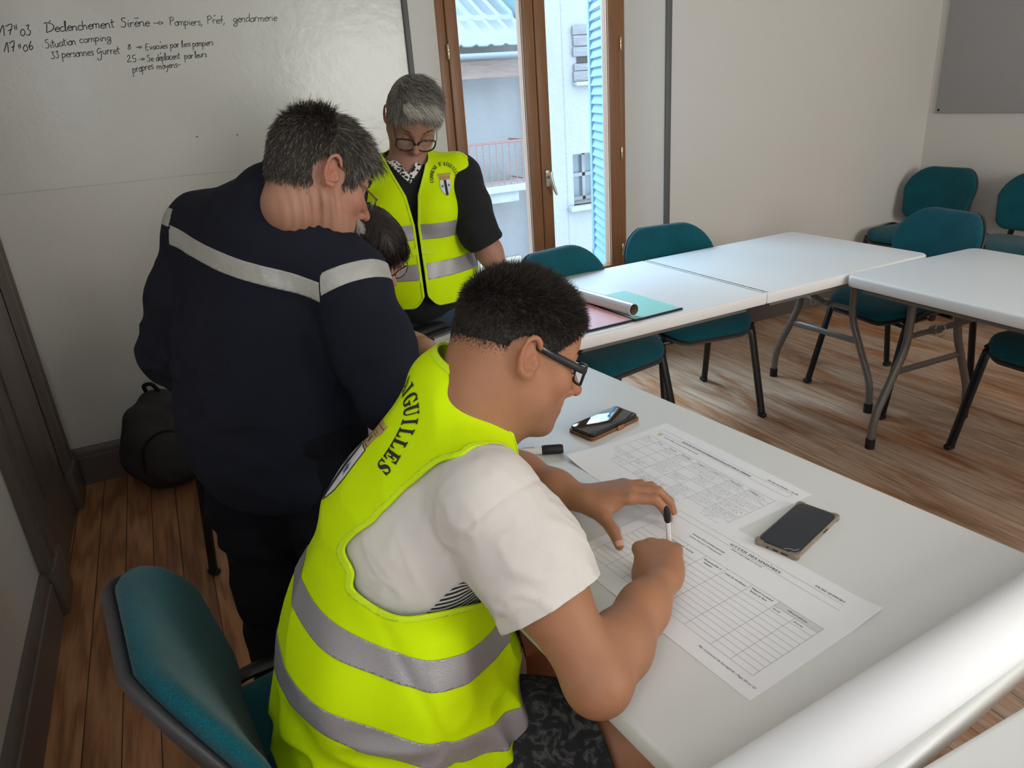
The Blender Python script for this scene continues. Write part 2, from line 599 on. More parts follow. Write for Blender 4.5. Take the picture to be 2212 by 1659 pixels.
# ------------------------------------------------------------------ pin board on the right wall
pb = empty('pin_board', (XR, 2.66, 1.18))
MB().box((XR - 0.008, 2.66, 1.66), (0.016, 1.52, 0.96), 0.003).build('panel', mat('grey_felt_board', (0.40, 0.395, 0.40), 0.9, bump=(120, 0.15, 3)), pb, world=True)
for yy in (3.40, 1.92):
    MB().lathe([(0.008, 0), (0.007, 0.004), (0.003, 0.006)], 10, (0, 0, 0), Matrix.Translation((XR - 0.016, yy - 0.005, 1.2)) @ Matrix.Rotation(-math.pi / 2, 4, 'Y')).build('screw', M['rubber'], pb, world=True)
tag(pb, 'grey felt pin board high on the right wall beside the corner', 'notice board')

# ================================================================== outside
M['stucco'] = stucco_material('weathered_stucco', (0.17, 0.165, 0.165), (0.27, 0.265, 0.26))
M['stucco_light'] = stucco_material('pale_stucco', (0.27, 0.27, 0.275), (0.34, 0.34, 0.345))
M['concrete'] = mat('old_concrete', (0.27, 0.28, 0.28), 0.9, bump=(30, 0.5, 4), var=(8, 0.25))
M['grey_boards'] = wood_material('weathered_boards', (0.10, 0.10, 0.11), (0.22, 0.215, 0.215), (2, 30, 30), 0.9)
M['beam'] = wood_material('old_beam', (0.12, 0.075, 0.06), (0.22, 0.17, 0.15), (2, 30, 30), 0.9)
M['red_metal'] = mat('faded_red_rail', (0.20, 0.095, 0.08), 0.5)
M['zinc'] = mat('zinc_sheet', (0.22, 0.25, 0.27), 0.45, 0.4)
M['teal_boards'] = wood_material('teal_painted_boards', (0.09, 0.20, 0.22), (0.15, 0.29, 0.31), (30, 30, 2), 0.7)
M['shutter'] = mat('blue_shutter_paint', (0.11, 0.235, 0.34), 0.55, bump=(40, 0.1, 3))
M['gap_shade'] = mat('painted_gap_shade', (0.03, 0.025, 0.02), 0.9)

b1 = empty('stone_house', (3.4, 9.0, -4.0))
MB().box((2.57, 9.6, -.9), (3.88, 1.2, 6.2)).build('wall', M['stucco'], b1, world=True)
rf = MB()
# corrugated roof rising away from the eaves
nx, y_e, z_e, pitch = 120, 8.45, 2.02, 0.55
v = []
rows = [(0, 0), (0.55, 0.0), (0.57, 0.05), (1.15, 0.05), (1.17, 0.10), (2.4, 0.10)]
for s_, dz in rows:
    for i in range(nx):
        x = 0.6 + i * (3.9 / (nx - 1))
        ph = (x / 0.19) % 1.0
        w = 0.035 * max(0.0, 1 - abs(ph - 0.5) * 5.0)
        v.append((x, y_e + s_, z_e + s_ * pitch + w + dz))
f = [(k * nx + i, k * nx + i + 1, (k + 1) * nx + i + 1, (k + 1) * nx + i) for k in range(len(rows) - 1) for i in range(nx - 1)]
rf.add(v, f)
ro = rf.build('roof', M['zinc'], b1, 30, world=True)
sm = ro.modifiers.new('thickness', 'SOLIDIFY'); sm.thickness = 0.03
gt = MB()
gt.rings([[(x, 8.42 + 0.06 * math.cos(a), 1.93 + 0.06 * math.sin(a)) for a in np.linspace(math.pi, 2 * math.pi, 9)] + [(x, 8.42 + 0.05 * math.cos(a), 1.93 + 0.05 * math.sin(a)) for a in np.linspace(2 * math.pi, math.pi, 9)] for x in np.linspace(0.6, 4.5, 9)])
gt.build('gutter', M['zinc'], b1, world=True)
MB().box((2.55, 8.6, 1.76), (3.9, 0.12, 0.20), 0.01).build('eaves_beam', M['beam'], b1, world=True)
MB().box((2.5, 8.75, 0.37), (3.7, 0.5, 0.09), 0.015).build('balcony_slab', M['concrete'], b1, world=True)
br = MB()
br.box((3.95, 8.78, 0.26), (0.5, 0.4, 0.14), 0.02).box((3.5, 8.72, 0.25), (0.16, 0.5, 0.18), 0.02).box((2.4, 8.75, 0.26), (0.16, 0.5, 0.18), 0.02)
br.build('balcony_bracket', M['concrete'], b1, world=True)
rl = MB()
rl.tube([(1.2, 8.52, 0.93), (4.3, 8.52, 0.93), (4.3, 8.98, 0.93)], 0.014, 6)
rl.tube([(1.2, 8.52, 0.46), (4.3, 8.52, 0.46), (4.3, 8.98, 0.46)], 0.010, 6)
for x in np.arange(1.25, 4.31, 0.088):
    rl.tube([(x, 8.52, 0.42), (x, 8.52, 0.93)], 0.006, 5)
rl.build('railing', M['red_metal'], b1, world=True)
MB().box((4.05, 8.985, -1.35), (0.62, 0.05, 1.5), 0.02).build('patched_render', mat('cream_render', (0.33, 0.30, 0.235), 0.95, bump=(20, 0.4, 4)), b1, world=True)
tag(b1, 'grey stucco house with corrugated roof, gutter and red-railed balcony outside', 'house')

b2 = empty('pale_house', (6.2, 9.0, -4.0))
h = MB()
h.box((4.82, 9.6, -.05), (0.5, 1.5, 7.9))
wx0, wx1, wz0, wz1 = 5.16, 5.95, -0.02, 0.66
h.box(((5.05 + wx0) / 2, 9.45, -.05), (wx0 - 5.05 + 0.001, 1.2, 7.9))
h.box(((wx0 + wx1) / 2, 9.45, (wz1 + 3.9) / 2), (wx1 - wx0, 1.2, 3.9 - wz1))
h.box(((wx0 + wx1) / 2, 9.45, (wz0 - 4) / 2), (wx1 - wx0, 1.2, wz0 + 4))
h.box(((wx1 + 8.6) / 2, 9.45, -.05), (8.6 - wx1, 1.2, 7.9))
h.build('wall', M['stucco_light'], b2, 20, world=True)
MB().box((4.556, 10.2, 3.9), (0.028, 2.6, 3.6)).build('side_cladding', M['teal_boards'], b2, world=True)
wnd = MB()
wnd.box(((wx0 + wx1) / 2, 9.26, (wz0 + wz1) / 2), (0.05, 0.05, wz1 - wz0))
for a, b_ in (((wx0 + 0.03), 0.06), ((wx1 - 0.03), 0.06)):
    wnd.box((a, 9.26, (wz0 + wz1) / 2), (b_, 0.06, wz1 - wz0))
for z in (wz0 + 0.03, 0.34, wz1 - 0.03):
    wnd.box(((wx0 + wx1) / 2, 9.26, z), (wx1 - wx0, 0.05, 0.05))
wf = wnd.build('window_frame', mat('pale_window_frame', (0.28, 0.29, 0.29), 0.6), b2, world=True)
MB().box(((wx0 + wx1) / 2, 9.29, (wz0 + wz1) / 2), (wx1 - wx0 - 0.02, 0.01, wz1 - wz0 - 0.02)).build('pane', mat('curtained_glass', (0.16, 0.20, 0.22), 0.15), wf, world=True)
MB().box(((wx0 + wx1) / 2 - 0.02, 8.86, wz0 - 0.035), (wx1 - wx0 + 0.16, 0.22, 0.07), 0.015).build('window_sill', M['concrete'], b2, world=True)
bd = MB()
for i, z in enumerate((2.16, 2.04, 1.91, 1.73, 1.62)):
    hh = (0.10, 0.12, 0.11, 0.08, 0.12)[i]
    bd.box((5.50 + 0.01 * (i % 2), 8.82, z), (0.60, 0.03, hh), 0.004, M=Matrix.Rotation(0.0, 4, 'Y'))
bd.build('boarded_opening', M['grey_boards'], b2, world=True)
MB().box((5.52, 8.842, 1.83), (0.50, 0.014, 0.12)).build('painted_gap_shade', M['gap_shade'], b2, world=True)  # dark sheet on the solid wall, paints the shade between the boards
MB().box((5.50, 8.80, 1.53), (0.60, 0.1, 0.05), 0.01).build('ledge', M['concrete'], b2, world=True)
tag(b2, 'pale stucco house with boarded opening and small sash window outside', 'house')

# the open shutter of this window
sh = empty('window_shutter', (2.50, 3.86, 0.42))
for ang_mb in (0,):
    s = MB()
    ax, ay, bx, by = 2.500, 3.87, 2.672, 4.32
    L = math.hypot(bx - ax, by - ay)
    T = Matrix.Translation((ax, ay, 0)) @ Matrix.Rotation(math.atan2(by - ay, bx - ax), 4, 'Z')
    s.box((0.025, 0, 1.3), (0.05, 0.035, 1.84), 0.004, M=T)
    s.box((L - 0.035, 0, 1.3), (0.07, 0.035, 1.84), 0.004, M=T)
    for z in (0.42, 2.18):
        s.box((L / 2, 0, z), (L, 0.035, 0.08), 0.004, M=T)
    s.build('shutter_frame', M['shutter'], sh, world=True)
    sl = MB()
    for k in range(33):
        z = 0.48 + k * 0.0525
        sl.box((L / 2, 0, 0), (L - 0.1, 0.010, 0.058), 0.003, M=T @ Matrix.Translation((0, 0, z)) @ Matrix.Rotation(0.38, 4, 'X'))
    sl.build('louvres', M['shutter'], sh, world=True)
tag(sh, 'light blue louvred shutter folded open outside the right casement', 'shutter')
gd = MB().box((4, 9, -4.1), (24, 12, 0.2)).build('street', mat('street_paving', (0.3, 0.3, 0.3), 0.9))
gd['kind'] = 'structure'
# ================================================================== furniture
for i, (lx, ly, rz, sx, sz) in enumerate(((2.6, -2.17, 0, 1.5, 1.5), (-0.57, -0.55, math.pi / 2, 1.0, 1.3))):
    fr = MB()
    T = Matrix.Translation((lx, ly, 1.65 if i == 0 else 1.75)) @ Matrix.Rotation(rz, 4, 'Z')
    for x in (-sx / 2 - 0.03, 0, sx / 2 + 0.03):
        fr.box((x, -0.01, 0), (0.06, 0.03, sz + 0.12), 0.004, M=T)
    for z in (-sz / 2 - 0.03, sz / 2 + 0.03):
        fr.box((0, -0.01, z), (sx, 0.03, 0.06), 0.004, M=T)
    struct('window_%d' % (i + 2), fr, M['window_wood'])


def rrect(w, d, r, n=8):
    pts = []
    for cx, cy, a0 in ((w / 2 - r, d / 2 - r, 0), (-w / 2 + r, d / 2 - r, 90), (-w / 2 + r, -d / 2 + r, 180), (w / 2 - r, -d / 2 + r, 270)):
        for k in range(n + 1):
            a = math.radians(a0 + 90 * k / n)
            pts.append((cx + r * math.cos(a), cy + r * math.sin(a)))
    return pts


def slab(outline, z0, z1, r=0.008):
    """plate with a rounded rim"""
    O = [Vector((p[0], p[1])) for p in outline]
    n = len(O)
    def inset(d):
        out = []
        for i in range(n):
            t = (O[(i + 1) % n] - O[i - 1])
            if t.length < 1e-9: t = Vector((1, 0))
            t.normalize()
            nn = Vector((-t.y, t.x))
            out.append(O[i] + nn * d)
        return out
    prof = [(r, z0), (r * 0.3, z0 + r * 0.3), (0, z0 + r)] + [(r - r * math.sin(a), z1 - r + r * math.cos(a)) for a in np.linspace(math.pi / 2, 0, 5)]
    return MB().rings([[(p.x, p.y, z) for p in inset(d)] for d, z in prof])


def half_outline(x0, x1, w, r_out, r_in=0.006):
    """half of a folding top; outer corners round, the fold nearly square"""
    pts = []
    s = 1 if x1 > x0 else -1
    for cx, cy, a0, r in ((x1 - s * r_out, w / 2 - r_out, 0, r_out), (x0 + s * r_in, w / 2 - r_in, 90, r_in), (x0 + s * r_in, -w / 2 + r_in, 180, r_in), (x1 - s * r_out, -w / 2 + r_out, 270, r_out)):
        for k in range(9):
            a = math.radians(a0 + 90 * k / 8)
            pts.append((cx + s * r * math.cos(a), cy + r * math.sin(a)))
    return pts if s > 0 else pts[::-1]


def folding_table(name, loc, rz, L, Wd, label, top_mat, group=None, leg_inset=0.16, fold=True):
    t = empty(name, loc, rz)
    H = 0.74
    if fold:
        MB().box((0, 0, H - 0.022), (0.020, Wd - 0.016, 0.042), 0.002).build('fold_strip', top_mat, t)
    for s in (1, -1):
        if fold:
            slab(half_outline(s * 0.001, s * L / 2, Wd, 0.045), H - 0.046, H, 0.010).build('tabletop', top_mat, t, 30)
        elif s > 0:
            slab(rrect(L, Wd, 0.03), H - 0.042, H, 0.009).build('tabletop', top_mat, t, 30)
        for yy in (-Wd / 2 + 0.055, Wd / 2 - 0.055):
            MB().box((s * L / 4, yy, H - 0.058), (L / 2 - 0.12, 0.022, 0.030), 0.003).build('rail', M['grey_steel'], t)
        xl = s * (L / 2 - leg_inset)
        for q in (1, -1):
            lg = MB().tube(rpath([(xl, q * 0.145, H - 0.05), (xl, q * 0.15, 0.43), (xl, q * 0.285, 0.14), (xl, q * 0.29, 0.035)], 0.06), 0.0165, 12)
            lo = lg.build('leg', M['grey_steel'], t)
            MB().tube([(xl, q * 0.29, 0.0), (xl, q * 0.29, 0.045)], 0.0195, 12).build('foot_cap', M['rubber'], lo)
        MB().tube([(xl, -0.20, 0.325), (xl, 0.20, 0.325)], 0.010, 10, oval=(0.015, 0.008)).build('crossbar', M['grey_steel'], t)
        MB().tube([(xl, -0.16, 0.47), (xl, 0.16, 0.47)], 0.010, 10, oval=(0.013, 0.007)).build('crossbar', M['grey_steel'], t)
        br = MB().tube([(xl - s * 0.01, 0.0, 0.475), (xl - s * 0.16, 0, 0.56), (xl - s * 0.44, 0, H - 0.055)], 0.009, 10, oval=(0.012, 0.009))
        br.box((xl - s * 0.01, 0, 0.475), (0.035, 0.05, 0.03), 0.006)
        br.build('brace', M['grey_steel'], t)
        ring = MB().tube([(xl - s * 0.05 + 0.022 * math.cos(a), 0.028, 0.49 + 0.028 * math.sin(a)) for a in np.linspace(0, 5.6, 14)], 0.003, 6)
        ring.build('locking_ring', M['aluminium'], t)
    tag(t, label, 'table', group)
    return t


far_table = folding_table('folding_table', (1.985, 2.385, 0), math.radians(1.6), 1.90, 0.765,
    'white plastic folding table along the window, pale green and pink booklets on it', M['plastic_white'])
right_table = folding_table('folding_table', (2.765, 1.055, 0), math.radians(88.5), 1.90, 0.765,
    'white plastic folding table at right, butting the end of the window table', M['plastic_white'], leg_inset=0.145)
near_table = folding_table('folding_table', (0.707, 1.336, 0), math.radians(96.4), 1.88, 0.765,
    'off white table in the foreground where the short-haired man writes', M['plastic_cream'], fold=False)
corner_table = folding_table('folding_table', (1.46, 0.008, 0), math.radians(-0.8), 1.70, 0.715,
    'pale table whose corner shows at bottom right beyond the paper roll', M['plastic_cream'], fold=False)


# ------------------------------------------------------------------ stacking chairs
def pad(outline, front, back, bend, nr=7):
    """upholstered pad: outline (u,v) in metres, front/back thickness, bend(u,v)->xyz of mid surface and normal handled by caller"""
    O = np.array(outline)
    c = O.mean(0)
    n = len(O)
    R = []
    for k in range(nr, -1, -1):
        s = k / nr
        R.append((s, front * (1 - s ** 5) ** 0.5))
    R2 = []
    for k in range(1, nr + 1):
        s = k / nr
        R2.append((s, -back * (1 - s ** 8) ** 0.5))
    return O, c, R, R2


def build_pad(O, h0, h1, place, name, m, parent, nr=8, dome=0.0):
    """one closed shell between heights h0 (bottom) and h1 (top) over outline O, with rounded rim; place(u,v,h)->xyz"""
    O = np.array(O, float)
    c = O.mean(0)
    mid = (h0 + h1) / 2
    half = (h1 - h0) / 2
    R = []
    n = len(O)
    steps = [1 - (i / nr) ** 2.2 for i in range(nr + 1)]
    steps = [0.10, 0.35, 0.6, 0.78, 0.88, 0.94, 0.975, 0.993, 1.0]
    prof = []
    for s in steps:
        prof.append((s, mid + half * (max(0, 1 - s ** 14)) ** 0.5 + dome * (1 - s * s)))
    for s in reversed(steps[:-1]):
        prof.append((s, mid - half * (max(0, 1 - s ** 14)) ** 0.5))
    mbp = MB()
    for s, h in prof:
        R.append([place(*(c + (O[i] - c) * s), h) for i in range(n)])
    mbp.rings(R)
    return mbp.build(name, m, parent, 60)


def sup_outline(w0, w1, h, rt, rb, n=9):
    """rounded trapezoid: bottom width w0, top width w1, height h (v from 0)"""
    pts = []
    for cx, cy, a0, r, sx in ((w1 / 2 - rt, h - rt, 0, rt, 1), (-w1 / 2 + rt, h - rt, 90, rt, -1), (-w0 / 2 + rb, rb, 180, rb, -1), (w0 / 2 - rb, rb, 270, rb, 1)):
        for k in range(n + 1):
            a = math.radians(a0 + 90 * k / n)
            pts.append((cx + r * math.cos(a), cy + r * math.sin(a)))
    # a gentle crown on the top edge
    return [(u, v + (0.022 * (1 - (2 * u / w1) ** 2) if v > h * 0.6 else 0.0)) for u, v in pts]


def make_chair():
    t = empty('stacking_chair', (0, 0, 0))
    # seat faces +y
    so = [(u, v - 0.215) for u, v in sup_outline(0.43, 0.47, 0.43, 0.10, 0.07)]
    def pl_seat(u, v, h):
        drop = 0.030 * max(0.0, (v - 0.08) / 0.14) ** 2
        return (u, v, 0.455 + h - drop + 0.012 * (u / 0.23) ** 2 - 0.02 * max(0, -(v + 0.05)) )
    build_pad(so, -0.004, 0.036, pl_seat, 'seat', M['teal'], t, dome=0.012)
    build_pad([(u * 0.985, v * 0.985) for u, v in so], -0.022, -0.003, pl_seat, 'seat_shell', M['black_plastic'], t)
    bo = sup_outline(0.43, 0.475, 0.315, 0.125, 0.075)
    def pl_back(u, v, h):
        # h grows towards the sitter (+y); concave about the vertical
        z = 0.525 + v
        y = -0.205 - 0.26 * v - 0.10 * max(0, v - 0.16) + 0.055 * (u / 0.235) ** 2
        return (u, y + h, z + 0.1 * h)
    build_pad(bo, 0.0, 0.040, pl_back, 'backrest', M['teal'], t, dome=0.010)
    build_pad([(u * 0.995, 0.16 + (v - 0.16) * 0.995) for u, v in bo], -0.018, 0.006, pl_back, 'back_shell', M['black_plastic'], t)
    for s in (1, -1):
        MB().tube(rpath([(s * 0.252, 0.245, 0.012), (s * 0.232, 0.15, 0.44), (s * 0.225, 0.05, 0.445)], 0.05), 0.012, 10, oval=(0.011, 0.0185), up=(0, 1, 0)).build('leg', M['black_metal'], t)
        MB().tube(rpath([(s * 0.256, -0.262, 0.012), (s * 0.250, -0.200, 0.495), (s * 0.240, 0.02, 0.478), (s * 0.226, 0.16, 0.440)], 0.11, 10), 0.012, 10, oval=(0.011, 0.0175), up=(0, 1, 0)).build('leg', M['black_metal'], t)
        for yy in (0.247, -0.264):
            MB().box((s * 0.2525, yy, 0.011), (0.028, 0.042, 0.022), 0.007).build('foot_cap', M['rubber'], t)
        MB().tube(rpath([(s * 0.15, 0.05, 0.430), (s * 0.155, -0.215, 0.440), (s * 0.158, -0.262, 0.56), (s * 0.16, -0.300, 0.72)], 0.07), 0.011, 10, oval=(0.007, 0.017), up=(0, 0, 1)).build('back_support', M['black_metal'], t)
    MB().tube([(-0.235, 0.17, 0.425), (0.235, 0.17, 0.425)], 0.009, 8).build('seat_bar', M['black_metal'], t)
    MB().tube([(-0.235, -0.10, 0.425), (0.235, -0.10, 0.425)], 0.009, 8).build('seat_bar', M['black_metal'], t)
    return t


chair0 = make_chair()
G = 'teal stacking chairs of the meeting room'
CHAIRS = [
    # x, y, facing (degrees, 90 = towards the window wall), label
    (0.112, 1.035, 7, 'teal chair in the left foreground under the writing man, backrest turned to us'),
    (0.26, 2.39, -50, 'teal chair behind the man in navy, only a black leg visible'),
    (1.56, 2.52, -78, 'teal chair between window and long table, hidden in part by the short-haired man'),
    (2.14, 2.63, -98, 'teal chair between window and long table, below the blue shutter'),
    (3.05, 2.25, 172, 'bright teal chair at the end of the window table'),
    (4.40, 3.17, 182, 'dark teal chair in the far corner under the pin board'),
    (4.44, 2.57, 180, 'dark teal chair by the right wall, cut by the frame edge'),
    (2.98, 1.42, 176, 'dark chair tucked under the right table, only seat edge and leg in frame'),
]
CH = []
for i, (x, y, a, lab) in enumerate(CHAIRS):
    o = chair0 if i == 0 else copy_tree(chair0)
    o.location = (x, y, 0)
    o.rotation_euler = (0, 0, math.radians(a - 90))
    tag(o, lab, 'chair', G)
    CH.append(o)
# ================================================================== things on the tables
TZ = 0.74


def frame2(o, ang, z=TZ):
    return Matrix.Translation((o[0], o[1], z)) @ Matrix.Rotation(math.radians(ang), 4, 'Z')


def text_mesh(txt, size, loc2, T, z=0.0006, align='LEFT', bold_serif=False, stretch=1.0, shear=0.0, offset=0.0):
    """printed words as flat mesh data; returns verts, faces in world space"""
    cu = bpy.data.curves.new('t', 'FONT')
    if bold_serif:
        txt = ''.join(chr(0x1D400 + ord(c) - 65) if 'A' <= c <= 'Z' else chr(0x1D41A + ord(c) - 97) if 'a' <= c <= 'z' else chr(0x1D7CE + ord(c) - 48) if '0' <= c <= '9' else c for c in txt)
    cu.body = txt
    cu.size = size
    cu.align_x = align
    cu.shear = shear
    cu.resolution_u = 3
    cu.offset = offset * size
    o = bpy.data.objects.new('t', cu)
    COL.objects.link(o)
    bpy.context.view_layer.update()
    me = o.to_mesh()
    V = [T @ Vector((v.co.x * stretch + loc2[0], v.co.y + loc2[1], z)) for v in me.vertices]
    F = [tuple(p.vertices) for p in me.polygons]
    o.to_mesh_clear()
    bpy.data.objects.remove(o)
    bpy.data.curves.remove(cu)
    return [tuple(v) for v in V], F


def line_quad(mb, a, b, w, T, z=0.0006, mi=0):
    a, b = Vector(a), Vector(b)
    d = (b - a)
    if d.length < 1e-9: return
    d.normalize()
    n = Vector((-d.y, d.x)) * w / 2
    mb.add([tuple(T @ Vector((p.x, p.y, z))) for p in (a - n, b - n, b + n, a + n)], [(0, 1, 2, 3)], mi)


def sheet(name, T, w, h, label, cat='paper', lift=None, nx=42, ny=30):
    """a paper sheet lying on the table; lift(u,v)->height"""
    r = empty(name, T @ Vector((w / 2, h / 2, 0)))
    V, F = [], []
    for zz in (0.0003, 0.0):
        for j in range(ny + 1):
            for i in range(nx + 1):
                u, v = w * i / nx, h * j / ny
                V.append(T @ Vector((u, v, zz + (lift(u, v) if lift else 0))))
    n = (nx + 1) * (ny + 1)
    for j in range(ny):
        for i in range(nx):
            a = j * (nx + 1) + i
            F.append((a, a + 1, a + nx + 2, a + nx + 1))
            F.append((n + a, n + a + nx + 1, n + a + nx + 2, n + a + 1))
    edge = [i for i in range(nx + 1)] + [j * (nx + 1) + nx for j in range(1, ny + 1)] + [ny * (nx + 1) + i for i in range(nx - 1, -1, -1)] + [j * (nx + 1) for j in range(ny - 1, 0, -1)]
    for k in range(len(edge)):
        a, b = edge[k], edge[(k + 1) % len(edge)]
        F.append((a, n + a, n + b, b))
    MB().add([tuple(v) for v in V], F).build('sheet', M['paper'], r, world=True)
    tag(r, label, cat)
    return r


mm = 0.001
# ---- the form being filled in
T2 = frame2((.513, .965), -83.3, TZ + 0.0006)
lift2 = lambda u, v: 0.006 * max(0, (u - .36) / .06) ** 2 * max(0, (v - .22) / .08)
p2 = sheet('form_sheet', T2, .42, .297, 'white printed form with empty ruled table, under the writing hand', 'paper', lift2)
ink, grey, fill = MB(), MB(), MB()
W1 = 0.0005
for a, b in (((28, 262), (389, 262)), ((28, 246), (389, 246)), ((28, 246), (28, 262)), ((389, 246), (389, 262))):
    line_quad(grey, (a[0] * mm, a[1] * mm), (b[0] * mm, b[1] * mm), W1, T2)
rows = [38, 51.5, 64, 76.5, 89, 101.5, 114, 126.5, 139, 152, 166]
for r_ in rows:
    line_quad(grey, (25 * mm, r_ * mm), (392 * mm, r_ * mm), W1, T2)
for r_ in (193,):
    line_quad(grey, (25 * mm, r_ * mm), (392 * mm, r_ * mm), W1, T2)
line_quad(grey, (314 * mm, 179 * mm), (392 * mm, 179 * mm), W1, T2)
for c, top in ((25, 193), (74, 193), (118, 193), (160, 193), (208, 193), (261, 193), (314.5, 193), (352, 179), (392, 193)):
    line_quad(grey, (c * mm, 38 * mm), (c * mm, top * mm), W1, T2)
fill.add([tuple(T2 @ Vector((x * mm, y * mm, 0.00045))) for x, y in ((314.5, 179), (392, 179), (392, 193), (314.5, 193))], [(0, 1, 2, 3)])
def put(mbx, T, txt, u, v, size, **k):
    V, F = text_mesh(txt, size, (u * mm, v * mm), T, **k)
    mbx.add(V, F)
put(ink, T2, 'FICHE SUPPORT – FS 11', 322, 267, .0066, bold_serif=True)
put(ink, T2, 'ACCUEIL DES SINISTRES', 160, 249.5, .0088, bold_serif=True)
line_quad(ink, (244 * mm, 258.0 * mm), (246 * mm, 259.6 * mm), .0007, T2)
put(ink, T2, '(Fiche vierge rangée en annexe)', 172, 240, .0052, shear=.25)
put(ink, T2, 'Format A3 et format paysage', 98, 222, .0060, bold_serif=True)
put(ink, T2, 'Centre d’accueil / d’hébergement', 98, 213, .0056, shear=.25)
put(ink, T2, 'Observations', 334, 184, .0062, bold_serif=True)
put(ink, T2, 'Autres', 355, 170.5, .0062)
put(ink, T2, 'Santé', 317, 170.5, .0062)
put(ink, T2, 'Départ éventuel', 265, 184, .0060, bold_serif=True)
put(ink, T2, 'heure et lieu', 268, 176.5, .0060, bold_serif=True)
put(ink, T2, 'Lieu de résidence', 212, 180, .0060, bold_serif=True)
put(ink, T2, 'Responsable si', 164, 182, .0060, bold_serif=True)
put(ink, T2, 'mineur', 170, 174.5, .0060, bold_serif=True)
put(ink, T2, 'Nom et prénom', 78, 180, .0058, bold_serif=True)
put(ink, T2, 'Arrivée', 122, 180, .0058, bold_serif=True)
put(ink, T2, 'Plan Communal de Sauvegarde - Page 58 sur 63', 306, 21, .0054, shear=.2)
ink.build('printing', M['ink'], p2, 0, world=True, recalc=False)
grey.build('ruled_lines', M['ink_grey'], p2, 0, world=True, recalc=False)
fill.build('shaded_cell', M['ink_fill'], p2, 0, world=True, recalc=False)

# ---- the register already filled by hand
T1 = frame2((.698, 1.275), -85.4, TZ + 0.0001)
lift1 = lambda u, v: 0.010 * max(0, 1 - u / .10) ** 2 * max(0, 1 - v / .14) ** 1.5
p1 = sheet('form_sheet', T1, .42, .297, 'white printed register with handwritten entries, beyond the form being filled', 'paper', lift1)
ink, grey, pen = MB(), MB(), MB()
z1 = 0.0006
zl = 0.0007
for a, b in (((24, 266), (399, 266)), ((24, 250), (399, 250)), ((399, 250), (399, 266)), ((24, 250), (24, 266))):
    line_quad(grey, (a[0] * mm, a[1] * mm), (b[0] * mm, b[1] * mm), W1, T1, zl)
cols = [26, 64, 102, 141, 190, 236, 285, 335, 395]
hr = [222, 205, 178, 151, 124, 98, 75]
for c in cols:
    line_quad(grey, (c * mm, 75 * mm), (c * mm, 222 * mm), W1, T1, zl)
for r_ in hr:
    line_quad(grey, (26 * mm, r_ * mm), (395 * mm, r_ * mm), W1, T1, zl)
for q in (0.45,):
    pass
put(ink, T1, 'REGISTRE DE SUIVI DES BENEVOLES ENGAGES SUR LE TERRAIN', 98, 254.5, .0072, shear=.18, z=zl)
put(ink, T1, 'REGISTRE DE SUIVI DES BENEVOLES ENGAGES SUR LE TERRAIN', 98.35, 254.6, .0072, shear=.18, z=zl)
put(ink, T1, 'FICHE SUPPORT – FS 12', 331, 271, .0064, bold_serif=True, z=zl)
put(ink, T1, 'Conseil : rédiger les réponses dès le déclenchement', 54, 240, .0050, bold_serif=True, z=zl)
for c, h1 in ((29, 'Nom'), (67, 'Prénom'), (105, 'Tél. mobile'), (145, 'Lieu mission'), (194, 'Consignes'), (240, 'Arrivée'), (289, 'Heure départ'), (339, 'Remarques')):
    put(ink, T1, h1, c, 211, .0048, bold_serif=True, z=zl)
def scribble(mbx, T, u0, v0, wd, hgt, rnd, w=.00042, z=.0008):
    pts = []
    x = 0
    while x < wd:
        pts.append((u0 + x, v0 + rnd.uniform(0, hgt) * (1.7 if rnd.random() < .16 else .8)))
        x += rnd.uniform(.45, 1.1)
        if rnd.random() < .13 and len(pts) > 2:
            for a, b in zip(pts[:-1], pts[1:]): line_quad(mbx, (a[0] * mm, a[1] * mm), (b[0] * mm, b[1] * mm), w, T, z)
            pts = []
            x += rnd.uniform(1, 2)
    for a, b in zip(pts[:-1], pts[1:]): line_quad(mbx, (a[0] * mm, a[1] * mm), (b[0] * mm, b[1] * mm), w, T, z)
rnd = random.Random(11)
for j in range(6):
    yb, yt = hr[j + 1], hr[j]
    for i in range(8):
        full = rnd.random()
        dense = (i >= 3) or (i in (1, 2) and j in (1, 4, 5)) or (i == 0 and j in (1, 4))
        if j == 0: dense = dense and i > 2
        if not dense or full < .1: continue
        lines = 3 if i >= 3 and j else 2
        for q in range(lines):
            vv = yt - 7 - q * (6.5)
            if vv < yb + 1: break
            scribble(pen, T1, cols[i] + 3, vv, (cols[i + 1] - cols[i]) * rnd.uniform(.5, .92), 2.6, rnd)
ink.build('printing', M['ink'], p1, 0, world=True, recalc=False)
grey.build('ruled_lines', M['ink_grey'], p1, 0, world=True, recalc=False)
pen.build('handwriting', M['pencil'], p1, 0, world=True, recalc=False)
lg = MB().lathe([(.0001, 0), (.006, 0), (.006, .0001)], 20, (39 * mm, 243 * mm, 0.0008), T1)
lg.build('round_emblem', mat('emblem_yellow', (.72, .60, .22), .7), p1, world=True)

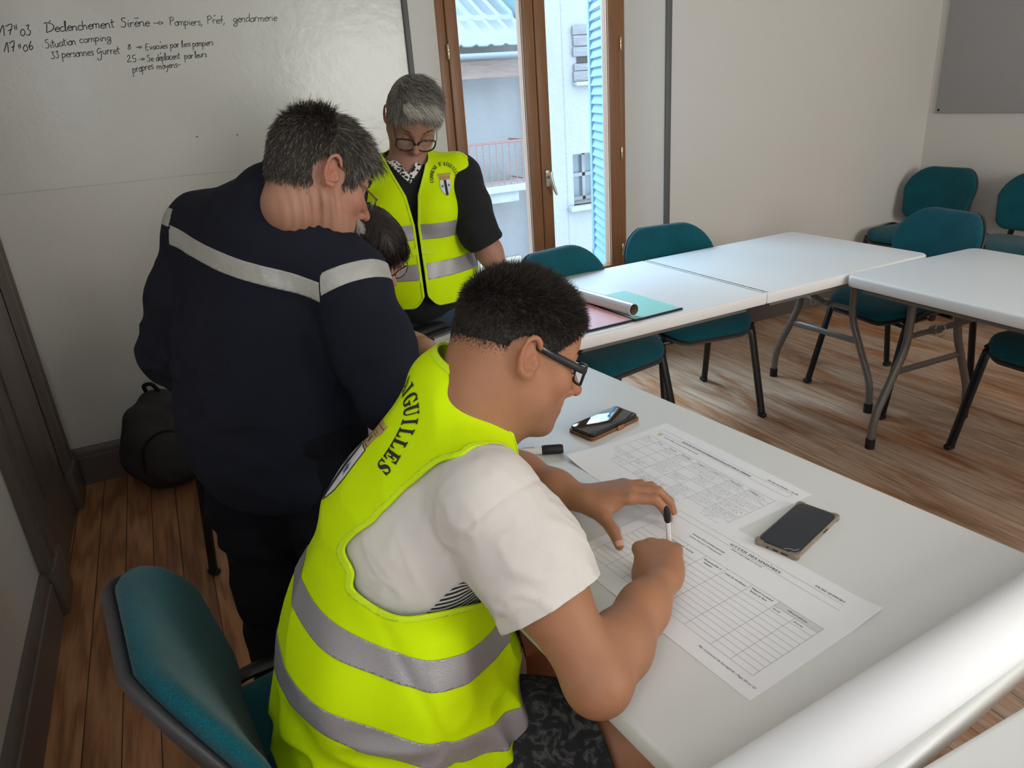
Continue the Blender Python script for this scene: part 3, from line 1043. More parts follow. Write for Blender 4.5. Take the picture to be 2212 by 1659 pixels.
# ---- phones
def phone_shape(w, l, r, z0, z1, T, bev=.0015):
    b = slab(rrect(l, w, r), z0, z1, bev)
    b.v = [tuple(T @ Vector(p)) for p in b.v]
    return b
def mid(ax, ay, bx, by): return ((ax + bx) / 2, (ay + by) / 2)
screen_on = NT('reflective_dark_glass')
screen_on.b.inputs['Base Color'].default_value = (.006, .008, .011, 1)
screen_on.b.inputs['Roughness'].default_value = .03
screen_on.b.inputs['Specular IOR Level'].default_value = 1.0
screen_on.b.inputs['IOR'].default_value = 1.75
M['phone_glass'] = screen_on.m
M['phone_body'] = mat('phone_black', (.015, .015, .017), .3)
M['leather'] = mat('tan_leather', (.235, .11, .045), .5, bump=(200, .2, 3))
M['leather_dark'] = mat('dark_leather_lining', (.05, .025, .015), .6)
T = frame2((.861, 1.369), 13.0)
ph = empty('smartphone', (.861, 1.369, TZ))
phone_shape(.083, .166, .010, .0, .0035, T, .001).build('wallet_flap', M['leather'], ph, world=True)
phone_shape(.080, .163, .010, .0036, .0052, T, .0007).build('wallet_lining', M['leather_dark'], ph, world=True)
phone_shape(.083, .166, .010, .0053, .0082, T, .001).build('wallet_cover', M['leather'], ph, world=True)
phone_shape(.0765, .160, .011, .0083, .0175, T, .002).build('phone_body', M['phone_body'], ph, world=True)
phone_shape(.0715, .154, .009, .0174, .0179, T, .0002).build('screen', M['phone_glass'], ph, world=True)
MB().box((.012, -.0425, .006), (.022, .004, .0125), .0012, M=T).build('clasp', M['leather'], ph, world=True)
tag(ph, 'smartphone on its tan leather wallet case near the black marker', 'phone')
T = frame2((.9095, .8025), 18.0)
ph = empty('smartphone', (.9095, .8025, TZ))
M['case_clear'] = mat('smoky_clear_case', (.23, .185, .135), .18, spec=.6, coat=.5)
cs = MB()
b = slab(rrect(.168, .078, .012), .0, .0098, .002)
cs.add([tuple(T @ Vector(p)) for p in b.v], b.f)
cs.build('case', M['case_clear'], ph, world=True)
for sx in (1, -1):
    for sy in (1, -1):
        cb = slab([(sx * .0765 + x, sy * .0315 + y) for x, y in rrect(.018, .018, .0075, 5)], -.0, .0106, .002)
        MB().add([tuple(T @ Vector(p)) for p in cb.v], cb.f).build('case_corner', M['case_clear'], ph, world=True)
phone_shape(.0725, .161, .010, .0092, .0104, T, .0004).build('phone_rim', M['phone_body'], ph, world=True)
M['phone_glass_matte'] = mat('dark_phone_glass', (.028, .033, .043), .22, spec=.6)
phone_shape(.0695, .157, .008, .0102, .0107, T, .0002).build('screen', M['phone_glass_matte'], ph, world=True)
pt = MB()
for yy, ww in ((-.014, .004), (.0, .010), (.017, .013)):
    pt.box((-.0843, yy * -1, .0045), (.0012, ww, .0028), .0005, 1, M=T)
pt.build('port', M['rubber'], ph, world=True)
MB().box((-.005 + .03, -.0392, .0055), (.016, .0012, .003), .0004, 1, M=T).build('side_button', M['rubber'], ph, world=True)
cr = MB()
for a, b in (((-.0785, -.012), (-.071, -.022)), ((-.071, -.022), (-.073, -.0268)), ((-.073, -.0268), (-.064, -.0335))):
    line_quad(cr, a, b, .0006, T, .0109)
cr.build('glass_crack', M['paper'], ph, 0, world=True)
tag(ph, 'dark smartphone in a smoky clear case with cracked corner, right of the papers', 'phone')

# ---- board marker
mk = empty('marker_pen', (.655, 1.325, TZ))
A, B = Vector((.560, 1.372, TZ + .0105)), Vector((.712, 1.300, TZ + .0105))
dv = (B - A).normalized()
M['marker_white'] = mat('white_marker_barrel', (.80, .80, .78), .35)
MB().tube([A, A + dv * .115], .0095, 16).build('barrel', M['marker_white'], mk, world=True)
cap_ = MB().tube([A + dv * .114, A + dv * .116, A + dv * .160, A + dv * .1635], [.0085, .0108, .0104, .0085], 16)
sd_v = dv.cross(Vector((0, 0, 1)))
cap_.box((0, 0, 0), (.040, .004, .003), .001, M=Matrix.Translation(A + dv * .140 + Vector((0, 0, .0105))) @ Matrix.Rotation(math.atan2(dv.y, dv.x), 4, 'Z'))
cap_.build('pen_cap', M['rubber'], mk, world=True)
Tm = Matrix.Translation(A + dv * .098) @ Matrix.Rotation(math.atan2(dv.y, dv.x) + math.pi, 4, 'Z')
tm = MB()
for k, (txt, a0) in enumerate((('Whiteboard marker', .30), ('effaçable à sec', -.15), ('pointe ogive', -.55))):
    V, F = text_mesh(txt, .0052, (0, -.002), Matrix.Identity(4), z=0)
    R0 = .0097
    V = [tuple(Tm @ Vector((x, R0 * math.sin(y / R0 - a0 * -1), R0 * math.cos(y / R0 - a0 * -1)))) for x, y, z in V]
    tm.add(V, F)
tm.build('label_print', M['ink'], mk, 0, world=True)
tag(mk, 'white board marker with black cap lying by the writing man’s chin', 'pen')

# ---- stick pen held in the writing hand is built with the man

# ---- booklets and tube on the far table
M['green_card'] = mat('pale_green_cover', (.33, .72, .64), .55, bump=(200, .05, 2))
M['pink_card'] = mat('pink_cover', (.85, .40, .41), .35, bump=(200, .05, 2), coat=.3)
M['binding'] = mat('black_binding_strip', (.012, .014, .02), .35)
def booklet(name, corner, ang, w, h, m, label):
    T = frame2(corner, ang)
    r = empty(name, T @ Vector((w / 2, h / 2, 0)))
    MB().box((w / 2, h / 2, .003), (w - .002, h - .002, .0046), .0005, 1, M=T).build('pages', M['paper'], r, world=True)
    MB().box((w / 2, h / 2, .0058), (w, h, .0009), .0003, 1, M=T).build('cover', m, r, world=True)
    MB().tube([T @ Vector((0, .003, .004)), T @ Vector((w, .003, .004))], .004, 10, oval=(.0042, .006)).build('binding_strip', M['binding'], r, world=True)
    tag(r, label, 'booklet')
    return r
booklet('booklet', (1.400, 2.013), 3.5, .215, .335, M['green_card'], 'pale green booklet with black binding strip on the long window table')
booklet('booklet', (1.205, 2.012), 2.0, .200, .30, M['pink_card'], 'pink booklet partly under the silvery roll on the window table')
tb = empty('paper_tube', (1.40, 2.3, TZ))
M['tube_paper'] = mat('satin_plan_paper', (.74, .77, .82), .25, spec=.7)
M['kraft'] = mat('cardboard_inside', (.30, .25, .18), .9)
tA, tB_ = Vector((1.425, 2.055, TZ + .0295)), Vector((1.335, 2.72, TZ + .0295))
def hollow(a, b, r, t, n=28):
    a, b = Vector(a), Vector(b)
    d = (b - a).normalized()
    s = d.cross(Vector((0, 0, 1))).normalized()
    u = s.cross(d)
    ring = lambda p, rr: [tuple(p + (s * math.cos(2 * math.pi * k / n) + u * math.sin(2 * math.pi * k / n)) * rr) for k in range(n)]
    out = MB().rings([ring(a, r - t), ring(a, r), ring(b, r), ring(b, r - t)], True, False, False)
    inn = MB().rings([ring(a + d * .0005, r - t), ring(b - d * .0005, r - t)], True, False, False)
    return out, inn
o_, i_ = hollow(tA, tB_, .0225, .0022)
o_.build('rolled_sheet', M['tube_paper'], tb, world=True)
i_.build('inner_core', M['kraft'], tb, world=True)
for ob in (tb,):
    ob.location.z -= 0.0
tag(tb, 'silvery white rolled plan lying across the booklets on the window table', 'paper roll')

# ---- black zip folder with documents in front of the seated woman
M['folder'] = mat('black_nylon_folder', (.016, .016, .018), .55, bump=(600, .3, 2))
T = frame2((.57, 1.93), 22)
fo = empty('document_folder', (.72, 2.08, TZ))
sl_ = slab(rrect(.37, .30, .015), 0, .012, .004)
MB().add([tuple(T @ Matrix.Translation((.185, .15, 0)) @ Vector(p)) for p in sl_.v], sl_.f).build('folder_base', M['folder'], fo, world=True)
MB().box((.185, .275, .028), (.36, .055, .036), .012, 3, M=T).build('rolled_cover', M['folder'], fo, world=True)
MB().box((.185, .235, .022), (.36, .03, .020), .008, 3, M=T).build('zip_edge', M['folder'], fo, world=True)
MB().box((.185, .105, .0165), (.30, .20, .008), .0008, 1, M=T).build('documents', M['paper'], fo, world=True)
MB().box((.185, .215, .0215), (.35, .012, .006), .002, 1, M=T).build('binder_rail', M['grey_steel'], fo, world=True)
MB().box((.23, .195, .024), (.035, .016, .012), .002, 1, M=T).build('binder_clip', M['rubber'], fo, world=True)
tk = MB()
for k in range(14):
    line_quad(tk, (.24 + k * .008, .15), (.24 + k * .008, .165 if k % 2 else .172), .0012, T, .0209)
tk.build('printed_scale', M['ink'], fo, 0, world=True)
tag(fo, 'open black folder with papers on the table before the seated dark-haired person', 'folder')

# ---- big roll of paper along the near end of the table
pr = empty('paper_roll', (.83, .44, TZ))
def spiral_roll(a, b, r0, r1, turns, n=150, t=.0006):
    a, b = Vector(a), Vector(b)
    d = (b - a).normalized()
    s_ = d.cross(Vector((0, 0, 1))).normalized()
    u = s_.cross(d)
    prof = []
    for k in range(n + 1):
        q = k / n
        ang = -2.1 + turns * 2 * math.pi * q
        prof.append(s_ * math.cos(ang) * (r0 + (r1 - r0) * q) + u * math.sin(ang) * (r0 + (r1 - r0) * q))
    V = [tuple(p + e) for p in (a, b) for e in prof]
    m_ = n + 1
    return MB().add(V, [(k, k + 1, m_ + k + 1, m_ + k) for k in range(n)])
ro_ = spiral_roll((.34, .408, TZ + .0462), (1.36, .472, TZ + .0462), .036, .045, 3.0)
so_ = ro_.build('rolled_paper', M['paper'], pr, 60, world=True)
md = so_.modifiers.new('thickness', 'SOLIDIFY'); md.thickness = .0005
tag(pr, 'large white paper roll lying across the near end of the table', 'paper roll')
# ================================================================== figure modelling: smooth-blended solids turned into one skin
def V3(*a):
    return np.array(a, float)


def rot_ypr(yaw, pitch, roll=0.0):
    """columns: forward, left, up (degrees, pitch positive looks down)"""
    y, p, r = np.radians([yaw, pitch, roll])
    cy, sy, cp, sp, cr, sr = math.cos(y), math.sin(y), math.cos(p), math.sin(p), math.cos(r), math.sin(r)
    Rz = np.array([[cy, -sy, 0], [sy, cy, 0], [0, 0, 1]])
    Ry = np.array([[cp, 0, sp], [0, 1, 0], [-sp, 0, cp]])
    Rx = np.array([[1, 0, 0], [0, cr, -sr], [0, sr, cr]])
    return Rz @ Ry @ Rx


class Field:
    def __init__(s, lo, hi, h):
        s.lo = np.array(lo, float)
        s.h = h
        s.n = np.ceil((np.array(hi) - s.lo) / h).astype(int) + 1
        s.D = np.full(s.n, 0.25, np.float32)

    def sub(s, lo, hi, pad):
        a = np.clip(np.floor((np.array(lo) - pad - s.lo) / s.h).astype(int), 0, s.n)
        b = np.clip(np.ceil((np.array(hi) + pad - s.lo) / s.h).astype(int) + 1, 0, s.n)
        if (b <= a).any(): return None
        ax = [(s.lo[i] + s.h * np.arange(a[i], b[i])).astype(np.float32) for i in range(3)]
        return (slice(a[0], b[0]), slice(a[1], b[1]), slice(a[2], b[2])), ax[0][:, None, None], ax[1][None, :, None], ax[2][None, None, :]

    def comb(s, sl, d, k, mode):
        A = s.D[sl]
        if mode == 'add':
            if k > 0:
                hh = np.maximum(k - np.abs(A - d), 0) / k
                s.D[sl] = np.minimum(A, d) - hh * hh * (k * 0.25)
            else:
                s.D[sl] = np.minimum(A, d)
        else:
            d = -d
            if k > 0:
                hh = np.maximum(k - np.abs(A - d), 0) / k
                s.D[sl] = np.maximum(A, d) + hh * hh * (k * 0.25)
            else:
                s.D[sl] = np.maximum(A, d)

    def cap(s, a, b, ra, rb=None, k=0.02, mode='add', pad=0.05):
        a, b = np.array(a, float), np.array(b, float)
        rb = ra if rb is None else rb
        r = max(ra, rb)
        q = s.sub(np.minimum(a, b) - r, np.maximum(a, b) + r, k + pad)
        if q is None: return s
        sl, X, Y, Z = q
        ba = b - a
        L2 = max(float(ba @ ba), 1e-12)
        t = ((X - a[0]) * ba[0] + (Y - a[1]) * ba[1] + (Z - a[2]) * ba[2]) / L2
        t = np.clip(t, 0, 1)
        d = np.sqrt((X - a[0] - t * ba[0]) ** 2 + (Y - a[1] - t * ba[1]) ** 2 + (Z - a[2] - t * ba[2]) ** 2) - (ra + (rb - ra) * t)
        s.comb(sl, d.astype(np.float32), k, mode)
        return s

    def chain(s, pts, rs, k=0.02, k0=None, pad=0.05):
        for i in range(len(pts) - 1):
            s.cap(pts[i], pts[i + 1], rs[i], rs[i + 1], k if i or k0 is None else k0, pad=pad)
        return s

    def ell(s, c, r, R=None, k=0.02, mode='add', pad=0.05):
        c, r = np.array(c, float), np.array(r, float)
        R = np.eye(3) if R is None else R
        ext = np.sqrt(((R * r) ** 2).sum(1))
        q = s.sub(c - ext, c + ext, k + pad)
        if q is None: return s
        sl, X, Y, Z = q
        X, Y, Z = X - c[0], Y - c[1], Z - c[2]
        k0 = 0
        k1 = 0
        for i in range(3):
            p = R[0, i] * X + R[1, i] * Y + R[2, i] * Z
            k0 = k0 + (p / r[i]) ** 2
            k1 = k1 + (p / r[i] ** 2) ** 2
        k0 = np.sqrt(k0)
        k1 = np.sqrt(k1) + 1e-9
        d = np.where(k0 < 1e-4, -r.min(), k0 * (k0 - 1) / k1)
        s.comb(sl, d.astype(np.float32), k, mode)
        return s

    def flat(s, a, b, ra, rb, wide, ratio, k=0.03, pad=0.05):
        """tapered capsule whose section is stretched by ratio along direction wide"""
        a, b, w = np.array(a, float), np.array(b, float), np.array(wide, float)
        w = w / np.linalg.norm(w)
        r = max(ra, rb) * max(1, ratio)
        q = s.sub(np.minimum(a, b) - r, np.maximum(a, b) + r, k + pad)
        if q is None: return s
        sl, X, Y, Z = q
        ba = b - a
        ba_s = ba - w * (ba @ w) * (1 - 1 / ratio)
        L2 = max(float(ba_s @ ba_s), 1e-12)
        X, Y, Z = X - a[0], Y - a[1], Z - a[2]
        pw = (X * w[0] + Y * w[1] + Z * w[2]) * (1 - 1 / ratio)
        X, Y, Z = X - pw * w[0], Y - pw * w[1], Z - pw * w[2]
        t = np.clip((X * ba_s[0] + Y * ba_s[1] + Z * ba_s[2]) / L2, 0, 1)
        d = np.sqrt((X - t * ba_s[0]) ** 2 + (Y - t * ba_s[1]) ** 2 + (Z - t * ba_s[2]) ** 2) - (ra + (rb - ra) * t)
        s.comb(sl, d.astype(np.float32), k, mode='add')
        return s

    def surf(s, iso=0.0):
        D = s.D
        ins = D < iso
        c = np.zeros(np.array(D.shape) - 1, np.uint8)
        for i in (0, 1):
            for j in (0, 1):
                for k in (0, 1):
                    c += ins[i:D.shape[0] - 1 + i, j:D.shape[1] - 1 + j, k:D.shape[2] - 1 + k]
        act = np.argwhere((c > 0) & (c < 8))
        shp = c.shape
        del c
        lin = (act[:, 0] * shp[1] + act[:, 1]) * shp[2] + act[:, 2]
        cor = [(i, j, k) for i in (0, 1) for j in (0, 1) for k in (0, 1)]
        vals = {o: D[act[:, 0] + o[0], act[:, 1] + o[1], act[:, 2] + o[2]] - iso for o in cor}
        P = np.zeros((len(act), 3))
        N = np.zeros(len(act))
        for o in cor:
            for ax in range(3):
                if o[ax] == 0:
                    p = list(o)
                    p[ax] = 1
                    a, b = vals[o], vals[tuple(p)]
                    cr = (a < 0) != (b < 0)
                    t = np.where(cr, a / np.where(cr, a - b, 1), 0)
                    q = np.tile(np.array(o, float), (len(act), 1))
                    q[:, ax] += t
                    P += q * cr[:, None]
                    N += cr
        P = (P / N[:, None] + act) * s.h + s.lo
        quads = []
        for ax in range(3):
            o = [x for x in range(3) if x != ax]
            sl0 = [slice(None)] * 3
            sl1 = [slice(None)] * 3
            sl0[ax] = slice(0, -1)
            sl1[ax] = slice(1, None)
            A, B = ins[tuple(sl0)], ins[tuple(sl1)]
            e = np.argwhere(A != B)
            ok = (e[:, o[0]] > 0) & (e[:, o[1]] > 0) & (e[:, o[0]] < D.shape[o[0]] - 1) & (e[:, o[1]] < D.shape[o[1]] - 1)
            e = e[ok]
            up = A[e[:, 0], e[:, 1], e[:, 2]]
            q = []
            for da, db in ((-1, -1), (0, -1), (0, 0), (-1, 0)):
                cc = e.copy()
                cc[:, o[0]] += da
                cc[:, o[1]] += db
                q.append(np.searchsorted(lin, (cc[:, 0] * shp[1] + cc[:, 1]) * shp[2] + cc[:, 2]))
            q = np.stack(q, 1)
            flip = ~up if ax != 1 else up
            q[flip] = q[flip][:, ::-1]
            quads.append(q)
        return P, np.concatenate(quads)

    def at(s, P):
        """trilinear sample"""
        g = (P - s.lo) / s.h
        i = np.clip(np.floor(g).astype(int), 0, s.n - 2)
        f = np.clip(g - i, 0, 1)
        out = 0
        for a in (0, 1):
            for b in (0, 1):
                for c in (0, 1):
                    w = (f[:, 0] if a else 1 - f[:, 0]) * (f[:, 1] if b else 1 - f[:, 1]) * (f[:, 2] if c else 1 - f[:, 2])
                    out = out + w * s.D[i[:, 0] + a, i[:, 1] + b, i[:, 2] + c]
        return out


def vnoise(P, sc, seed=0):
    g = P * sc + seed * 17.31
    i = np.floor(g).astype(np.int64)
    f = g - i
    f = f * f * (3 - 2 * f)
    def hsh(a, b, c):
        n = (a * 73856093) ^ (b * 19349663) ^ (c * 83492791) ^ (seed * 7919)
        n = (n ^ (n >> 13)) * 1274126177
        return ((n ^ (n >> 16)) & 0xffff) / 65535.0
    out = 0
    for a in (0, 1):
        for b in (0, 1):
            for c in (0, 1):
                w = (f[:, 0] if a else 1 - f[:, 0]) * (f[:, 1] if b else 1 - f[:, 1]) * (f[:, 2] if c else 1 - f[:, 2])
                out = out + w * hsh(i[:, 0] + a, i[:, 1] + b, i[:, 2] + c)
    return out * 2 - 1


def vnormals(P, F):
    F = np.asarray(F)
    if F.shape[1] == 4:
        n = np.cross(P[F[:, 2]] - P[F[:, 0]], P[F[:, 3]] - P[F[:, 1]])
    else:
        n = np.cross(P[F[:, 1]] - P[F[:, 0]], P[F[:, 2]] - P[F[:, 0]])
    N = np.zeros_like(P)
    for c in range(F.shape[1]):
        for a in range(3):
            N[:, a] += np.bincount(F[:, c], n[:, a], len(P))
    return N / (np.linalg.norm(N, axis=1, keepdims=True) + 1e-12)


def smooth_mesh(P, F, it=2, lam=0.5):
    F = np.asarray(F)
    k = F.shape[1]
    E = np.concatenate([F[:, [i, (i + 1) % k]] for i in range(k)])
    E = np.concatenate([E, E[:, ::-1]])
    cnt = np.bincount(E[:, 0], minlength=len(P))[:, None]
    for _ in range(it):
        A = np.stack([np.bincount(E[:, 0], P[E[:, 1], a], len(P)) for a in range(3)], 1) / np.maximum(cnt, 1)
        P = P + lam * (A - P)
    return P


def clip_mesh(P, F, m):
    """keep the part of the surface where m>0; edges are cut exactly"""
    F = np.asarray(F)
    T = np.concatenate([F[:, [0, 1, 2]], F[:, [0, 2, 3]]]) if F.shape[1] == 4 else F
    ins = m > 0
    cnt = ins[T].sum(1)
    keep = [T[cnt == 3]]
    newv = [P]
    N = len(P)
    part = T[(cnt == 1) | (cnt == 2)]
    pc = ins[part].sum(1)
    # rotate so that the odd one is first
    odd = np.where(pc == 1, np.argmax(ins[part], 1), np.argmin(ins[part], 1))
    idx = (odd[:, None] + np.arange(3)) % 3
    R = np.take_along_axis(part, idx, 1)
    e1 = np.sort(R[:, [0, 1]], 1)
    e2 = np.sort(R[:, [0, 2]], 1)
    keys = np.concatenate([e1[:, 0] * N + e1[:, 1], e2[:, 0] * N + e2[:, 1]])
    uk, inv = np.unique(keys, return_inverse=True)
    a, b = uk // N, uk % N
    t = m[a] / (m[a] - m[b])
    newv.append(P[a] + (P[b] - P[a]) * t[:, None])
    i1 = N + inv[:len(R)]
    i2 = N + inv[len(R):]
    one = pc == 1
    keep.append(np.stack([R[one, 0], i1[one], i2[one]], 1))
    two = ~one
    keep.append(np.stack([i1[two], R[two, 1], R[two, 2]], 1))
    keep.append(np.stack([i1[two], R[two, 2], i2[two]], 1))
    V = np.concatenate(newv)
    T = np.concatenate(keep)
    used = np.unique(T)
    mp = np.zeros(len(V), int)
    mp[used] = np.arange(len(used))
    return V[used], mp[T]


def np_mesh(name, P, F, mats, parent, col=None, solid=0.0, offset=0.0, smooth=True):
    """world-space arrays to a mesh object under parent"""
    me = bpy.data.meshes.new(name)
    F = np.asarray(F)
    off = np.array(wloc(parent)) if parent is not None else np.zeros(3)
    Q = (P - off).astype(np.float32)
    me.vertices.add(len(Q))
    me.vertices.foreach_set('co', Q.ravel())
    k = F.shape[1]
    me.loops.add(F.size)
    me.loops.foreach_set('vertex_index', F.astype(np.int32).ravel())
    me.polygons.add(len(F))
    me.polygons.foreach_set('loop_start', np.arange(0, F.size, k, dtype=np.int32))
    me.polygons.foreach_set('loop_total', np.full(len(F), k, np.int32))
    me.polygons.foreach_set('use_smooth', np.full(len(F), smooth))
    if not isinstance(mats, (list, tuple)): mats = [mats]
    for m in mats: me.materials.append(m)
    me.update(calc_edges=True)
    me.validate()
    if col is not None:
        at = me.color_attributes.new('Col', 'FLOAT_COLOR', 'POINT')
        c = np.ones((len(Q), 4), np.float32)
        c[:, :3] = col
        at.data.foreach_set('color', c.ravel())
    o = bpy.data.objects.new(name, me)
    COL.objects.link(o)
    o.parent = parent
    if solid:
        md = o.modifiers.new('thickness', 'SOLIDIFY')
        md.thickness = solid
        md.offset = offset
    return o


# ------------------------------------------------------------------ heads and hands
class Head:
    def __init__(s, C, yaw, pitch, roll=0.0, sc=1.0, jaw=1.0, nose=1.0):
        s.C = np.array(C, float)
        s.R = rot_ypr(yaw, pitch, roll)
        s.sc, s.jaw, s.nz = sc, jaw, nose

    def w(s, x, y, z):
        return s.C + s.R @ (np.array([x, y, z]) * s.sc)

    def loc(s, P):
        return (P - s.C) @ s.R / s.sc

    def cranium(s, f, grow=0.0, k=0.03):
        g = grow
        f.ell(s.w(-0.012, 0, 0.042), (V3(0.096, 0.075, 0.083) + g) * s.sc, s.R, k)
        f.ell(s.w(0.040, 0, 0.030), (V3(0.050, 0.062, 0.062) + g) * s.sc, s.R, k)
        f.ell(s.w(-0.045, 0, -0.012), (V3(0.052, 0.058, 0.060) + g) * s.sc, s.R, k)

    def add(s, f):
        w, c, j = s.w, s.sc, s.jaw
        s.cranium(f)
        f.ell(w(0.036, 0, -0.035), V3(0.052, 0.055 * j, 0.075) * c, s.R, 0.03)
        for q in (1, -1):
            f.cap(w(-0.004, q * 0.054 * j, -0.045), w(0.058, q * 0.024 * j, -0.096), 0.020 * c, 0.019 * c, 0.03)
            f.ell(w(0.062, q * 0.038, -0.024), V3(0.022, 0.022, 0.020) * c, s.R, 0.025)
            f.cap(w(0.081, q * 0.010, 0.017), w(0.064, q * 0.047, 0.017), 0.011 * c, 0.009 * c, 0.014)
            f.ell(w(0.094, q * 0.031, -0.003), V3(0.016, 0.017, 0.012) * c, s.R, 0.014, 'sub')
            f.ell(w(0.0735, q * 0.031, -0.003), V3(0.0125, 0.0135, 0.0125) * c, s.R, 0.003)
            f.ell(w(0.100, q * 0.0125, -0.038), V3(0.012, 0.0075, 0.008) * c, s.R, 0.008)
            f.ell(w(0.104, q * 0.007, -0.0455), V3(0.006, 0.003, 0.004) * c, s.R, 0.003, 'sub')
        f.ell(w(0.074, 0, -0.101), V3(0.020, 0.024, 0.019) * c, s.R, 0.02)
        n = s.nz
        f.cap(w(0.086, 0, 0.010), w(0.102, 0, -0.014), 0.008 * c, 0.0085 * c, 0.010)
        f.cap(w(0.102, 0, -0.014), w(0.107 + 0.007 * n, 0, -0.033), 0.0085 * c, 0.0115 * c, 0.007)
        # mouth
        f.ell(w(0.078, 0, -0.064), V3(0.020, 0.030, 0.024) * c, s.R, 0.018)
        for z, r, x in ((-0.0585, 0.0062, 0.0935), (-0.0705, 0.0072, 0.0915)):
            f.cap(w(x, 0, z), w(x - 0.010, 0.019, z - 0.001), r * c, r * 0.6 * c, 0.006)
            f.cap(w(x, 0, z), w(x - 0.010, -0.019, z - 0.001), r * c, r * 0.6 * c, 0.006)
        for q in (1, -1):
            f.cap(w(0.101, 0, -0.0645), w(0.089, q * 0.022, -0.066), 0.0022 * c, 0.0016 * c, 0.003, 'sub')
        # ears
        for q in (1, -1):
            a = math.radians(14 * q)
            Re = s.R @ np.array([[math.cos(a), math.sin(a), 0], [-math.sin(a), math.cos(a), 0], [0, 0, 1]])
            f.ell(w(-0.014, q * 0.074, 0.002), V3(0.017, 0.007, 0.029) * c, Re, 0.008)
            pts = []
            for t in np.linspace(-60, 215, 12):
                rr = math.radians(t)
                pts.append(w(-0.016 - 0.018 * math.sin(rr) * 0.9 + 0.004, q * (0.081 + 0.008 * (0.5 + 0.5 * math.sin(rr))), 0.006 + 0.029 * math.cos(rr)))
            for i in range(len(pts) - 1):
                f.cap(pts[i], pts[i + 1], 0.0042 * c, 0.0042 * c, 0.003)
            f.ell(w(-0.006, q * 0.075, -0.027), V3(0.009, 0.0055, 0.010) * c, Re, 0.008)
            f.ell(w(-0.005, q * 0.086, -0.002), V3(0.0105, 0.0125, 0.0135) * c, Re, 0.003, 'sub')
            f.ell(w(-0.017, q * 0.0885, 0.014), V3(0.008, 0.0085, 0.0115) * c, Re, 0.003, 'sub')
            f.ell(w(0.003, q * 0.074, -0.004), V3(0.006, 0.006, 0.008) * c, Re, 0.005)


def skin_colors(P, heads, base, lips=0.5, stub=None, red=0.25):
    base = np.array(base)
    C = np.tile(base, (len(P), 1))
    C *= (1 + 0.05 * vnoise(P, 60, 3) + 0.05 * vnoise(P, 14, 5))[:, None]
    for hd in heads:
        L = hd.loc(P)
        near = np.linalg.norm(L, axis=1) < 0.2
        def blob(c, r):
            return np.exp(-(((L - np.array(c)) / np.array(r)) ** 2).sum(1)) * near
        rd = blob((0.11, 0, -0.03), (0.02, 0.02, 0.02)) + sum(blob((0.065, q * 0.045, -0.03), (0.03, 0.025, 0.022)) + blob((-0.016, q * 0.085, 0.0), (0.03, 0.014, 0.035)) for q in (1, -1))
        C = C * (1 - red * np.clip(rd, 0, 1)[:, None] * np.array([0.0, 0.55, 0.6]))
        lp = np.clip(blob((0.094, 0, -0.058), (0.012, 0.019, 0.0055)) + blob((0.092, 0, -0.071), (0.012, 0.016, 0.006)), 0, 1)
        C = C * (1 - lips * lp[:, None] * np.array([0.22, 0.6, 0.55]))
        if stub is not None:
            zone = (L[:, 2] < -0.052) & (L[:, 2] > -0.14) & (L[:, 0] > 0.0) & near
            zz = zone * np.clip((-(L[:, 2]) - 0.045) / 0.03, 0, 1) * np.clip((L[:, 0] - 0.0) / 0.05, 0, 1) * (1 - lp)
            C = C * (1 - stub * zz[:, None] * np.array([0.75, 0.7, 0.6]) * (0.7 + 0.3 * vnoise(P, 400, 2))[:, None])
    return np.clip(C, 0, 1)


